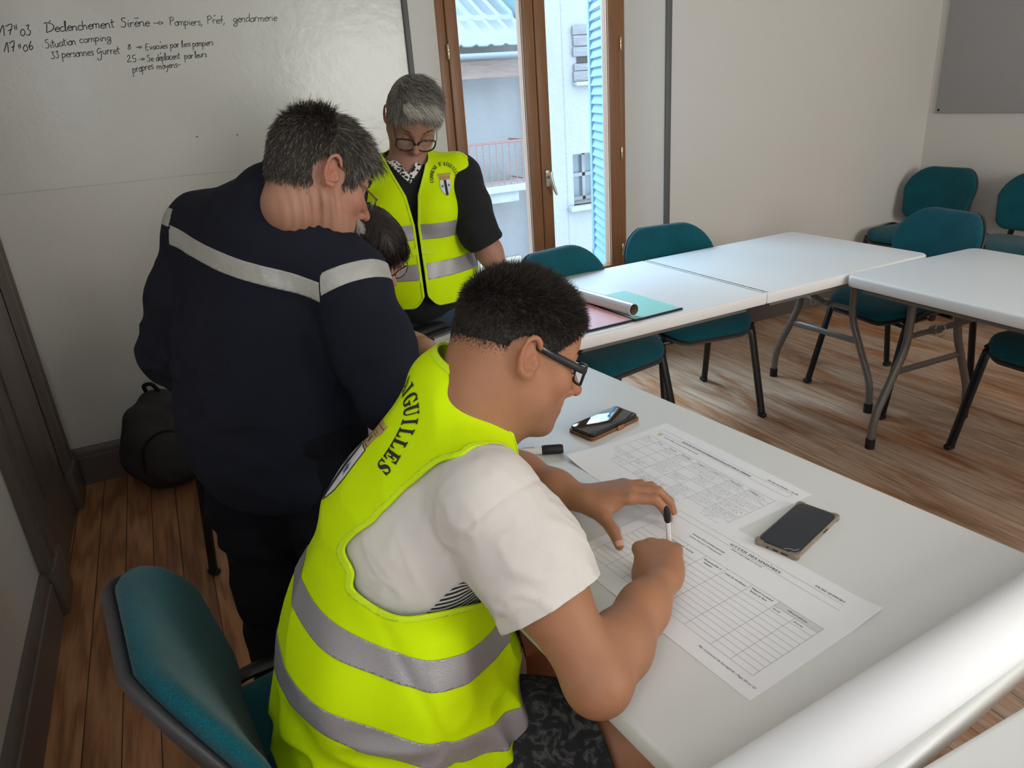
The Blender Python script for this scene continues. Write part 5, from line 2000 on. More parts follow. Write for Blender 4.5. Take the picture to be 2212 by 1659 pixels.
fj = Field((-.25, 1.10, .66), (.70, 2.0, 1.46), .0045)
def jacket(f, g=0.0):
    torso_ell(f, us2 - V3(.012, .010, .01), (.105 + g, .195 + g, .10 + g), (.5, .3, .8), fw2, .08)
    torso_ell(f, ch2, (.135 + g, .205 + g, .19 + g), (.35, .2, .92), fw2, .08)
    torso_ell(f, ws2, (.150 + g, .198 + g, .18 + g), (.15, .05, .98), fw2, .08)
    torso_ell(f, hp2 - V3(0, 0, .02), (.155 + g, .200 + g, .17 + g), (0, 0, 1), fw2, .08)
    f.cap(us2, nk2 - V3(.01, .01, .01), .095 + g, .072 + g, .06)
jacket(fj)
for s_, e_, w_ in ((sL, eL, wL), (sR, eR, wR)):
    fj.chain([s_ + (us2 - s_) * .25, s_, s_ + (e_ - s_) * .55, e_], [.070, .068, .068, .063], .05)
    fj.chain([e_, e_ + (w_ - e_) * .4, e_ + (w_ - e_) * .9], [.063, .060, .050], .035)
# stand-up collar: a band following the nape and the jaw side down to the throat
CT = [(.232, 1.655, 1.405), (.238, 1.600, 1.395), (.244, 1.540, 1.376), (.252, 1.485, 1.352)]
for p_ in [np.array(q_) for q_ in catmull(CT, 5)]:
    fj.cap(p_, p_ + V3(-.022, .022, -.065), .010, .030, .020)
P, F = fj.surf()
P = smooth_mesh(P, F, 2, .5)
N = vnormals(P, F)
q = P + vnoise(P, 6, 3)[:, None] * .05
amp = .25 + .75 * np.clip(1 - np.abs(P[:, 2] - .98) / .35, 0, 1)
P = P + N * ((vnoise(q * V3(1, 1, .6), 11, 6) * .010 + (.35 - np.abs(vnoise(q * V3(1, 1, 1.4), 17, 9))) * .009) * amp)[:, None]
jm = (P[:, 2] - .735) / .05
Pj, Fj = clip_mesh(P, F, jm)
np_mesh('jacket', Pj, Fj, M['navy'], nv, solid=.003, offset=1)
# reflective tape round chest and sleeves
N = vnormals(P, F)
tR = (P - sR) @ ((eR - sR) / np.linalg.norm(eR - sR))
rR = np.linalg.norm(P - sR - tR[:, None] * ((eR - sR) / np.linalg.norm(eR - sR)), axis=1)
onR = (rR < .098) & (((P - V3(.285, 1.415, 1.16)) @ V3(.61, -.79, .0)) > .0)
tL = (P - sL) @ ((eL - sL) / np.linalg.norm(eL - sL))
rL = np.linalg.norm(P - sL - tL[:, None] * ((eL - sL) / np.linalg.norm(eL - sL)), axis=1)
onL = (rL < .098) & (((P - V3(.045, 1.70, 1.16)) @ V3(-.61, .79, .0)) > .0)
lat = (P - us2) @ lf2
h0 = 1.249 + .27 * lat - .35 * lat ** 2
band = np.where(onR | onL, -1, .0185 - np.abs(P[:, 2] - h0))
Pb, Fb = clip_mesh(P + N * .0035, F, band * 10)
np_mesh('reflective_stripe', Pb, Fb, M['silver_tape'], nv, solid=.001)
band = np.where(onR, .0180 - np.abs(tR - .020), -1)
Pb, Fb = clip_mesh(P + N * .0035, F, band * 10)
np_mesh('sleeve_stripe', Pb, Fb, M['silver_tape'], nv, solid=.001)
band = np.where(onL, .0180 - np.abs(tL + .004), -1)
Pb, Fb = clip_mesh(P + N * .0035, F, band * 10)
np_mesh('sleeve_stripe', Pb, Fb, M['silver_tape'], nv, solid=.001)
del fj
ft = Field((-.20, 1.25, .03), (.42, 1.95, .95), .0055)
torso_ell(ft, hp2, (.135, .182, .13), (0, 0, 1), fw2)
for h_, k_, a_ in ank:
    ft.chain([h_, h_ + (k_ - h_) * .5, k_, a_ + V3(0, 0, .02)], [.110, .098, .085, .080], .05)
P, F = ft.surf()
P = smooth_mesh(P, F, 2, .5)
N = vnormals(P, F)
q = P + vnoise(P, 7, 4)[:, None] * .05
P = P + N * (vnoise(q * V3(1, 1, 1.5), 13, 2) * .010)[:, None]
Pc, Fc = clip_mesh(P, F, P[:, 2] - .085)
np_mesh('trousers', Pc, Fc, M['navy_dark'], nv, solid=.003)
for h_, k_, a_ in ank:
    ff = Field(a_ - .2, a_ + .28, .006)
    ff.chain([a_ - V3(0, 0, .015) - fw2 * .035, a_ - V3(0, 0, .04) + fw2 * .06, a_ - V3(0, 0, .055) + fw2 * .155], [.052, .048, .038], .04)
    ff.ell(a_ - V3(0, 0, .082) + fw2 * .06, (.15, .048, .016), np.stack([fw2, lf2, V3(0, 0, 1)], 1), .02)
    P, F = ff.surf()
    P[:, 2] = np.maximum(P[:, 2], .002)
    so = np_mesh('boot', P, F, M['leather_black'], nv)
    Pk, Fk = clip_mesh(P + vnormals(P, F) * .002, F, .024 - P[:, 2])
    np_mesh('sole', Pk, Fk, M['grey_steel'], so)

def keep2(L):
    back = .045 + L[:, 2] + np.maximum(0, -L[:, 0] - .02) * .35
    front = .086 - L[:, 0] + np.maximum(0, .070 - L[:, 2]) * -.55
    temple = np.where(L[:, 0] > .0, (L[:, 2] + .012) - (L[:, 0]) * .42, 1)
    ear = np.where(np.abs(L[:, 1]) > .045, np.hypot(L[:, 0] + .012, L[:, 2]) - .034, 1)
    return np.minimum(np.minimum(np.minimum(back, front), temple + .02), ear) * 10
P, F, N = hair_cap(hd2, keep2, .004)
hb = np_mesh('hair', P, F, M['scalp_grey'], nv)
def groom(hd, P, F, N, n, m, ln0, ln1, r, dirf, seg=4, jit=.22, mix=None, name='hair_locks', bend=None, parent=None):
    R_, fi = sample_surface(P, F, n)
    Nr = N[F[fi, 0]]
    L = hd.loc(R_)
    top = np.clip((L[:, 2] - .02) / .09, 0, 1)
    d = Nr * .22 + dirf(L, top) @ hd.R.T
    ln = (ln0 + (ln1 - ln0) * top) * (.65 + .7 * RNG.random(n))
    sel = np.zeros(n, bool) if mix is None else RNG.random(n) < mix(L)
    for mm_, s_, nm in ((m[0], ~sel, name), (m[-1], sel, 'light_' + name)):
        if s_.any():
            v, f = strands(R_[s_], d[s_], ln[s_], r, bend, seg, jit)
            np_mesh(nm, v, f, mm_, parent)
def dir2(L, top):
    d = np.zeros_like(L)
    d[:, 0] = np.where(L[:, 0] > -.02, .75, -.15) * (.4 + .6 * top)
    d[:, 2] = -.75 * (1 - top) - .05
    d[:, 1] = -.35 * top
    return d
down2 = lambda P_, d_: np.tile(np.array([0, 0, -.35]), (len(P_), 1))
groom(hd2, P, F, N, 15000, (M['hair_grey'], mat('silver_hair', (.30, .27, .24), .4)), 0.010, .026, .00065, dir2, 4, .20, lambda L: .10 + .25 * (L[:, 0] > .03), bend=down2, parent=hb)
# fringe falling over the forehead
R_ = np.array([hd2.w(.070 + .014 * RNG.random(), RNG.uniform(-.045, .045), .082 + RNG.normal(0, .006)) for _ in range(420)])
v, f = strands(R_, np.tile(hd2.R @ np.array([.75, -.1, -.45]), (420, 1)), RNG.uniform(.03, .055, 420), .0007, lambda P_, d_: np.tile(np.array([.1, 0, -.9]), (len(P_), 1)), 5, .2)
np_mesh('fringe', v, f, M['hair_grey'], hb)
brow(hd2, nv, M['hair_grey'], 120, .011, .018)
lids(hd2, nv, M['hair_grey'])
R_ = np.array([hd2.w(.102 - .016 * abs(t) ** 1.5 + .002, t * .030, -.051 - .004 * abs(t) + RNG.normal(0, .0022)) for t in RNG.uniform(-1, 1, 520)])
D_ = np.array([hd2.R @ np.array([.35, np.sign((r_ - hd2.C) @ hd2.R[:, 1]) * .45, -.75]) for r_ in R_])
v, f = strands(R_, D_, RNG.uniform(.014, .026, len(R_)), .0007, None, 3, .25)
np_mesh('moustache', v, f, M['hair_white'], nv)
glasses(hd2, nv, M['glasses_black'], M['lens'], 'half', .023, .0125, .0016, -.010, .114, .0018, .3, M['glasses_thin'])

# ================================================================== the woman standing by the window
M['black_knit'] = mat('black_knit', (.010, .010, .012), .9, bump=(500, .3, 3))
M['jeans'] = mat('blue_denim', (.030, .050, .075), .85, bump=(600, .3, 3), var=(9, .35))
M['hair_silver'] = mat('silver_grey_hair', (.36, .34, .31), .4, spec=.4)
M['hair_silver_light'] = mat('pale_silver_hair', (.66, .62, .55), .4, spec=.4)
M['hair_silver_dark'] = mat('brown_grey_hair', (.13, .11, .095), .42, spec=.4)
def dots_material():
    k = NT('dotted_blouse')
    v = k.n('TexVoronoi')
    v.inputs['Scale'].default_value = 105
    k.l(k.tc.outputs['Object'], v.inputs['Vector'])
    k.l(k.ramp(k.math('GREATER_THAN', v.outputs['Distance'], .46), [(0, (.015, .015, .015)), (1, (.75, .74, .71))]), k.b.inputs['Base Color'])
    k.b.inputs['Roughness'].default_value = .8
    return k.m
M['dots'] = dots_material()
def tortoise():
    k = NT('tortoiseshell')
    n = k.noise(k.tc.outputs['Object'], 160, 2)
    k.l(k.ramp(n, [(.45, (.010, .007, .005)), (.62, (.10, .045, .018))]), k.b.inputs['Base Color'])
    k.b.inputs['Roughness'].default_value = .2
    return k.m
M['tortoise'] = tortoise()
wm = person_root('person', (.77, 2.44, 0), 'person with short silver hair, tortoiseshell glasses and yellow vest over black top, standing by window')
hd3 = Head((.814, 2.421, 1.447), -105.7, 39, -10, 1.02, jaw=1.12)
f3, l3 = V3(-.276, -.961, 0), V3(.961, -.276, 0)
nk3, us3, ch3, ws3, hp3 = V3(.800, 2.470, 1.310), V3(.787, 2.455, 1.26), V3(.775, 2.435, 1.14), V3(.765, 2.43, .97), V3(.765, 2.435, .86)
sL3, eL3, wL3 = V3(.958, 2.385, 1.265), V3(.945, 2.262, 1.09), V3(1.045, 2.215, .825)
sR3, eR3, wR3 = V3(.625, 2.480, 1.270), V3(.560, 2.360, 1.06), V3(.590, 2.200, .835)
fb = Field((.42, 2.05, 0), (1.22, 2.68, 1.62), .0036)
hd3.add(fb)
fb.chain([hd3.w(-.03, 0, -.03), hd3.w(-.05, 0, -.075), nk3, us3], [.054, .053, .056, .07], .04)
fb.cap(hd3.w(.0, 0, -.06), nk3 + f3 * .03, .042, .046, .04)
torso_ell(fb, ch3, (.10, .15, .17), (0, 0, 1), f3)
torso_ell(fb, ws3, (.11, .15, .15), (0, 0, 1), f3)
torso_ell(fb, hp3, (.11, .16, .12), (0, 0, 1), f3)
for s_, e_, w_ in ((sL3, eL3, wL3), (sR3, eR3, wR3)):
    fb.cap(nk3 - V3(0, 0, .035), s_, .043, .048, .04)
    fb.chain([s_, e_], [.048, .039], .03)
    fb.chain([e_, e_ + (w_ - e_) * .28, w_], [.040, .041, .026], .03)
hand(fb, wL3, (.10, -.30, -.75), (.75, -.30, .55), 1, [(-35, 12, 10)] * 4, 1.0)
hand(fb, wR3, (.05, -.55, -.70), (-.4, -.5, .7), -1, [(-30, 12, 10)] * 4, 1.0)
for q in (1, -1):
    h_ = hp3 + l3 * q * .085
    fb.chain([h_, V3(h_[0], h_[1] - .02, .46), V3(h_[0], h_[1] + .01, .08)], [.085, .058, .04], .05)
    fb.cap(V3(h_[0], h_[1], .04), V3(h_[0], h_[1], .03) + f3 * .13, .034, .026, .03)
P, F = fb.surf()
P = smooth_mesh(P, F, 2, .4)
P[:, 2] = np.where((P[:, 2] < .7405) & (P[:, 2] > .69) & ((P[:, 0] > 1.03) | (P[:, 1] < 2.27)), .7405, P[:, 2])
np_mesh('body', P, F, M['skin_fair'], wm, skin_colors(P, [hd3], (.37, .195, .14), 1.0, red=.35))
del fb
fk = Field((.40, 2.05, .74), (1.15, 2.72, 1.40), .0045)
def top3(f, g=0.0):
    torso_ell(f, ch3, (.125 + g, .170 + g, .18 + g), (0, 0, 1), f3, .07)
    torso_ell(f, ws3, (.135 + g, .170 + g, .17 + g), (0, 0, 1), f3, .07)
    torso_ell(f, hp3 + V3(0, 0, .02), (.140 + g, .180 + g, .13 + g), (0, 0, 1), f3, .07)
    for q in (1, -1):
        f.ell(ch3 + V3(0, 0, .015) + f3 * .085 + l3 * q * .075, (.065 + g, .068 + g, .065 + g), None, .05)
    f.cap(us3, nk3 - V3(0, 0, .025), .09 + g, .062 + g, .05)
    for s_ in (sL3, sR3):
        f.cap(nk3 - V3(0, 0, .045), s_ + (us3 - s_) * .12, .055 + g, .056 + g, .05)
top3(fk)
for s_, e_, w_ in ((sL3, eL3, wL3), (sR3, eR3, wR3)):
    fk.chain([s_, s_ + (e_ - s_) * .6, e_, e_ + (w_ - e_) * .10], [.062, .058, .056, .056], .04)
P, F = fk.surf()
P = smooth_mesh(P, F, 2, .5)
N = vnormals(P, F)
P = P + N * (vnoise(P + vnoise(P, 9, 1)[:, None] * .04, 19, 6) * .006)[:, None]
m = np.ones(len(P))
for e_, w_, s_ in ((eL3, wL3, sL3), (eR3, wR3, sR3)):
    ax = (w_ - e_) / np.linalg.norm(w_ - e_)
    t = (P - e_) @ ax
    rr = np.linalg.norm(P - e_ - t[:, None] * ax, axis=1)
    m = np.where((rr < .1) & (np.linalg.norm(P - e_, axis=1) < .16), np.minimum(m, (.048 - t) * 10), m)
latw = (P - us3) @ l3
frw = (P - us3) @ f3
vneck = np.where((frw > .0) & (P[:, 2] > 1.1), np.abs(latw) - np.clip((P[:, 2] - 1.255) * .95, -.05, .1), 1)
vneck = np.where(P[:, 2] > 1.325, -.01, vneck)
m = np.minimum(m, vneck * 20)
Pk, Fk = clip_mesh(P, F, m)
np_mesh('black_top', Pk, Fk, M['black_knit'], wm, solid=.003)
# dotted blouse collar and opening
m2 = np.where((P[:, 2] > 1.18), np.minimum(.02 - vneck, np.abs(latw) - np.clip((P[:, 2] - 1.282) * .75, -.02, .1)), -1)
m2 = np.where((frw < .03) & (P[:, 2] > 1.18), .02 - vneck, m2)
m2 = np.where(P[:, 2] > 1.355, -.01, m2)
Pd, Fd = clip_mesh(P - N * .001, F, m2 * 20)
np_mesh('dotted_blouse', Pd, Fd, M['dots'], wm, solid=.002)
# cuffs rolled at the elbow
for e_, w_ in ((eL3, wL3), (eR3, wR3)):
    ax = (w_ - e_) / np.linalg.norm(w_ - e_)
    c = e_ + ax * .035
    a1 = np.cross(ax, V3(0, 0, 1)); a1 /= np.linalg.norm(a1); a2 = np.cross(ax, a1)
    MB().rings([[tuple(c + ax * (zz) + (a1 * math.cos(t) + a2 * math.sin(t)) * rr * (1 + .05 * math.sin(3 * t))) for t in np.linspace(0, 2 * math.pi, 25)[:-1]] for zz, rr in ((-.035, .056), (-.03, .062), (.012, .064), (.020, .060), (.018, .050))], True, False, False).build('rolled_cuff', M['black_knit'], wm, 80, world=True)
del fk
fv = Field((.48, 2.10, .76), (1.10, 2.72, 1.40), .0045)
top3(fv, .016)
torso_ell(fv, V3(.765, 2.43, .93), (.160, .190, .17), (0, 0, 1), f3, .08)
P, F = fv.surf()
P = smooth_mesh(P, F, 3, .5)
N = vnormals(P, F)
P = P + N * (vnoise(P * V3(1, 1, .7) + vnoise(P, 7, 2)[:, None] * .04, 12, 7) * .007)[:, None]
N = vnormals(P, F)
latw = (P - us3) @ l3
frw = (P - us3) @ f3
zt = P[:, 2]
gap = .005 + np.clip((zt - 1.13) * .16, 0, .2) + np.clip((zt - 1.22) * .28, 0, .1)
cent = .004 + .02 * (1.0 - zt)
mf = np.where(frw > -.01, np.abs(latw - cent) - gap, 1)
hem = zt - .868 + np.where(frw > 0, -.06 * np.clip(1 - np.abs(np.abs(latw) - .006) / .07, 0, 1) ** 2 * -1 * .7, 0) - .0
hem = zt - .862 - np.where(frw > 0, .05 * np.clip(1 - (np.abs(latw - cent) - .0) / .05, 0, 1) ** 2, 0)
sl_h = np.where(np.abs(latw) > .160, np.hypot((frw - .0) / .070, (zt - 1.215) / .135) - 1, 1) * .1
sl_h = np.where((np.abs(latw) > .200) & (zt > 1.08), -.01, sl_h)
neck3 = np.where(zt > 1.20, np.hypot(latw / .070, (frw - .045) / .078) - 1, 1) * .07
m = np.minimum(np.minimum(mf, hem), np.minimum(sl_h, neck3)) * 20
v3P, v3F, v3N = P, F, N
Pv, Fv = clip_mesh(P, F, m)
vest3 = np_mesh('vest', Pv, Fv, M['vest'], wm, solid=.0025, offset=1)
Pt, Ft = clip_mesh(P + N * .0036, F, np.minimum(m, .17 - m))
np_mesh('vest_binding', Pt, Ft, M['vest_trim'], wm, solid=.001)
for z0 in (1.108, .982):
    Pb, Fb = clip_mesh(P + N * .0036, F, np.minimum((.0255 - np.abs(zt - z0)) * 20, m - .15))
    np_mesh('reflective_band', Pb, Fb, M['reflective'], wm, solid=.0008)
Pb, Fb = clip_mesh(P + N * .005, F, np.minimum((.011 - np.abs(zt - 1.045)) * 20, (.045 - np.abs(latw - cent)) * 20))
Pb2, Fb2 = clip_mesh(P + N * .005, F, np.minimum(np.minimum((.011 - np.abs(zt - 1.045)) * 20, (.045 - np.abs(latw - cent)) * 20), m))
np_mesh('closure_tab', Pb2, Fb2, M['vest_trim'], wm, solid=.001)
del fv
fj = Field((.50, 2.20, .05), (1.05, 2.68, .98), .006)
torso_ell(fj, hp3, (.130, .180, .13), (0, 0, 1), f3)
for q in (1, -1):
    h_ = hp3 + l3 * q * .088
    fj.chain([h_, V3(h_[0], h_[1] - .02, .46), V3(h_[0], h_[1] + .01, .09)], [.098, .076, .062], .03)
P, F = fj.surf()
P = smooth_mesh(P, F, 2, .5)
N = vnormals(P, F)
P = P + N * (vnoise(P * V3(.7, .7, 1.6), 16, 3) * .005)[:, None]
np_mesh('jeans', P, F, M['jeans'], wm)
for q in (1, -1):
    h_ = hp3 + l3 * q * .088
    a_ = V3(h_[0], h_[1] + .01, .06)
    ff = Field(a_ - .16, a_ + .16 + f3 * 0, .006)
    ff = Field(a_ - V3(.16, .26, .06), a_ + V3(.16, .12, .1), .006)
    ff.chain([a_ - f3 * .03, a_ + f3 * .06 - V3(0, 0, .01), a_ + f3 * .15 - V3(0, 0, .02)], [.048, .044, .036], .04)
    P, F = ff.surf()
    P[:, 2] = np.maximum(P[:, 2], .002)
    np_mesh('shoe', P, F, M['leather_black'], wm)
def keep3(L):
    back = .03 + L[:, 2] + np.maximum(0, -L[:, 0]) * .4
    front = .090 - L[:, 0] + np.maximum(0, .066 - L[:, 2]) * -.9
    temple = np.where(L[:, 0] > .0, (L[:, 2] - .022) - (L[:, 0]) * .55, 1)
    ear = np.where(np.abs(L[:, 1]) > .045, np.hypot(L[:, 0] + .012, L[:, 2]) - .036, 1)
    return np.minimum(np.minimum(np.minimum(back, front), temple + .02), ear) * 10
P, F, N = hair_cap(hd3, keep3, .006)
hb = np_mesh('hair', P, F, mat('silver_roots', (.20, .18, .16), .7), wm)
def dir3(L, top):
    d = np.zeros_like(L)
    d[:, 0] = .55 * top
    d[:, 1] = .75 * top * np.where(L[:, 1] > -.02, 1, .4)
    d[:, 2] = -.85 * (1 - top)
    return d
dn3 = lambda P_, d_: np.tile(hd3.R @ np.array([.35, .1, -.75]), (len(P_), 1))
groom(hd3, P, F, N, 9000, (M['hair_silver_dark'], M['hair_silver']), .012, .034, .0008, dir3, 5, .2, lambda L: np.where(L[:, 0] > .02, .75, .35), bend=dn3, parent=hb)
R_ = np.array([hd3.w(.060 + .02 * RNG.random(), RNG.uniform(-.05, .05), .098 + RNG.normal(0, .007)) for _ in range(800)])
v, f = strands(R_, np.tile(hd3.R @ np.array([.70, .45, .05]), (800, 1)), RNG.uniform(.025, .046, 800), .0009, lambda P_, d_: np.tile(hd3.R @ np.array([.2, .5, -.9]), (len(P_), 1)), 6, .16)
np_mesh('fringe', v, f, M['hair_silver_light'], hb)
brow(hd3, wm, M['hair_silver_dark'])
lids(hd3, wm, M['hair_silver_dark'])
glasses(hd3, wm, M['tortoise'], M['lens'], 'full', .0285, .0225, .0028, -.012, .107, .0030, .5)
MB().tube([hd3.w(.05, q, -.15) * 0 + us3 + f3 * (.085 + .02 * (1 - (q / .05) ** 2)) + l3 * q + V3(0, 0, .055 - .055 * (1 - (q / .05) ** 2)) for q in np.linspace(-.05, .05, 11)], .0012, 6).build('necklace', M['brass'], wm, world=True)

# ================================================================== the seated dark-haired woman
M['hair_bob'] = mat('dark_chestnut_hair', (.022, .012, .009), .32, spec=.5)
st = person_root('person', (.22, 2.38, 0), 'person with dark fringed bob and glasses, seated behind the man in navy, looking down')
hd4 = Head((.506, 1.968, 1.130), -72, 33, 8, .92)
f4, l4 = V3(.643, -.766, 0), V3(.766, .643, 0)
nk4, us4, ch4, ws4, hp4 = V3(.432, 2.045, 1.010), V3(.370, 2.105, .950), V3(.275, 2.225, .855), V3(.205, 2.37, .69), V3(.230, 2.42, .56)
sR4, eR4, wR4 = V3(.262, 2.0, .93), V3(.320, 1.790, .785), V3(.520, 1.745, .780)
sL4, eL4, wL4 = V3(.478, 2.195, .915), V3(.640, 2.100, .785), V3(.640, 1.900, .790)
fb = Field((-.05, 1.55, 0), (.90, 2.65, 1.30), .0048)
hd4.add(fb)
fb.chain([hd4.w(-.03, 0, -.03), hd4.w(-.045, 0, -.075), nk4, us4], [.05, .05, .052, .06], .04)
torso_ell(fb, ch4, (.09, .14, .15), (.25, -.42, .87), f4)
torso_ell(fb, ws4, (.10, .14, .14), (.13, -.2, .97), f4)
torso_ell(fb, hp4, (.11, .155, .10), (0, 0, 1), f4)
for s_, e_, w_, sd in ((sR4, eR4, wR4, 1), (sL4, eL4, wL4, -1)):
    fb.cap(nk4 - V3(0, 0, .03), s_, .04, .045, .04)
    fb.chain([s_, e_], [.044, .036], .03)
    fb.chain([e_, e_ + (w_ - e_) * .3, w_], [.036, .037, .025], .03)
    hand(fb, w_, (.9, .1 * sd, -.05), (0, 0, 1), sd, [(20, 30, 20)] * 4, .7)
for q in (1, -1):
    h_ = hp4 + l4 * q * .085
    k_ = h_ + f4 * .40
    fb.chain([h_, k_, V3(k_[0] + .0, k_[1], .08)], [.08, .056, .036], .05)
P, F = fb.surf()
P = smooth_mesh(P, F, 2, .4)
P[:, 2] = np.where((P[:, 2] < .7405) & (P[:, 2] > .70) & (P[:, 0] > .32), .7405, P[:, 2])
np_mesh('body', P, F, M['skin_fair'], st, skin_colors(P, [hd4], (.46, .25, .175), .4, red=.4))
del fb
fv = Field((-.05, 1.78, .40), (.76, 2.68, 1.12), .006)
def top4(f, g):
    torso_ell(f, ch4, (.115 + g, .16 + g, .165 + g), (.25, -.42, .87), f4, .07)
    torso_ell(f, ws4, (.125 + g, .16 + g, .16 + g), (.13, -.2, .97), f4, .07)
    torso_ell(f, hp4, (.135 + g, .175 + g, .11 + g), (0, 0, 1), f4, .07)
    f.cap(us4, nk4 - V3(.01, 0, .025), .085 + g, .055 + g, .05)
    for s_ in (sR4, sL4): f.cap(nk4 - V3(0, 0, .04), s_, .052 + g, .054 + g, .05)
top4(fv, .018)
P, F = fv.surf()
P = smooth_mesh(P, F, 2, .5)
m4 = np.minimum(P[:, 2] - .50, np.minimum(np.hypot((P - us4) @ f4 / .09, (P[:, 2] - .90) / .12) - 1 + 3 * np.maximum(0, .125 - np.abs((P - us4) @ l4)), 1) * .1)
m4 = np.minimum(m4, np.where(np.abs((P - us4) @ l4) > .155, -.01, 1))
m4 = np.minimum(m4, (np.linalg.norm(P - (nk4 + f4 * .03), axis=1) - .085))
Pv, Fv = clip_mesh(P, F, m4 * 10)
np_mesh('vest', Pv, Fv, M['vest'], st, solid=.0025)
N = vnormals(P, F)
for z0 in (.80, .66):
    Pb, Fb = clip_mesh(P + N * .003, F, (.025 - np.abs(P[:, 2] - z0)) * 10)
    np_mesh('reflective_band', Pb, Fb, M['reflective'], st, solid=.0008)
fs = Field((-.05, 1.68, .40), (.80, 2.68, 1.12), .006)
top4(fs, 0)
for s_, e_ in ((sR4, eR4), (sL4, eL4)):
    fs.chain([s_, s_ + (e_ - s_) * .55], [.058, .060], .04)
P, F = fs.surf()
np_mesh('short_sleeved_top', *clip_mesh(P, F, np.minimum((1.015 - P[:, 2]), P[:, 2] - .52) * 10), M['black_knit'], st)
ft = Field((-.05, 1.70, .04), (.85, 2.68, .70), .007)
torso_ell(ft, hp4, (.13, .172, .11), (0, 0, 1), f4)
for q in (1, -1):
    h_ = hp4 + l4 * q * .085
    k_ = h_ + f4 * .40
    ft.chain([h_, k_, V3(k_[0], k_[1], .10)], [.098, .074, .058], .04)
P, F = ft.surf()
np_mesh('trousers', P, F, M['jeans'], st)
for q in (1, -1):
    a_ = hp4 + l4 * q * .085 + f4 * .40
    a_ = V3(a_[0], a_[1], .055)
    ff = Field(a_ - V3(.12, .16, .055), a_ + V3(.26, .12, .1), .007)
    ff.chain([a_ - f4 * .03, a_ + f4 * .06 - V3(0, 0, .01), a_ + f4 * .15 - V3(0, 0, .015)], [.046, .042, .034], .04)
    P, F = ff.surf()
    P[:, 2] = np.maximum(P[:, 2], .002)
    np_mesh('shoe', P, F, M['leather_black'], st)
# bob with fringe
fh = Field(hd4.C - .19, hd4.C + .19, .0045)
hd4.cranium(fh, .010)
for q in (1, -1):
    fh.chain([hd4.w(-.01, q * .070, .03), hd4.w(-.008, q * .076, -.03), hd4.w(.0, q * .074, -.065)], [.030, .024, .012], .03)
fh.chain([hd4.w(-.07, 0, .0), hd4.w(-.075, 0, -.07)], [.06, .045], .04)
P, F = fh.surf()
L = hd4.loc(P)
facecut = np.minimum(.068 - np.abs(L[:, 1]) + np.maximum(0, -L[:, 2]) * -.1, np.minimum(L[:, 0] - .010, .038 - L[:, 2]))
P, F = clip_mesh(P, F, -facecut * 10)
N = vnormals(P, F)
hb = np_mesh('hair', P, F, mat('chestnut_roots', (.018, .010, .008), .5), st)
def dir4(L, top):
    d = np.zeros_like(L)
    d[:, 0] = np.where(L[:, 0] > .0, .6, -.3) * top
    d[:, 1] = np.sign(L[:, 1]) * .35 * top
    d[:, 2] = -.9 + .4 * top
    return d
R_, fi = sample_surface(P, F, 7000)
Lr = hd4.loc(R_)
topq = np.clip((Lr[:, 2] - .05) / .08, 0, 1)
v, f = strands(R_, N[F[fi, 0]] * .12 + dir4(Lr, topq) @ hd4.R.T, RNG.uniform(.02, .045, 7000), .0009, lambda P_, d_: np.tile(hd4.R @ np.array([.1, 0, -.8]), (len(P_), 1)), 5, .12)
np_mesh('hair_locks', v, f, M['hair_bob'], hb)
R_ = np.array([hd4.w(.074 + .016 * RNG.random(), y, .072 + RNG.normal(0, .006)) for y in RNG.uniform(-.058, .058, 900)])
v, f = strands(R_, np.array([hd4.R @ np.array([.5, RNG.normal(0, .1), -.5]) for _ in R_]), RNG.uniform(.020, .040, 900), .0010, lambda P_, d_: np.tile(hd4.R @ np.array([-.35, 0, -1.0]), (len(P_), 1)), 5, .13)
np_mesh('fringe', v, f, M['hair_bob'], hb)
brow(hd4, st, M['hair_bob'])
lids(hd4, st, M['hair_bob'])
glasses(hd4, st, M['glasses_black'], M['lens'], 'full', .0255, .020, .0016, -.010, .106, .0022, .35)
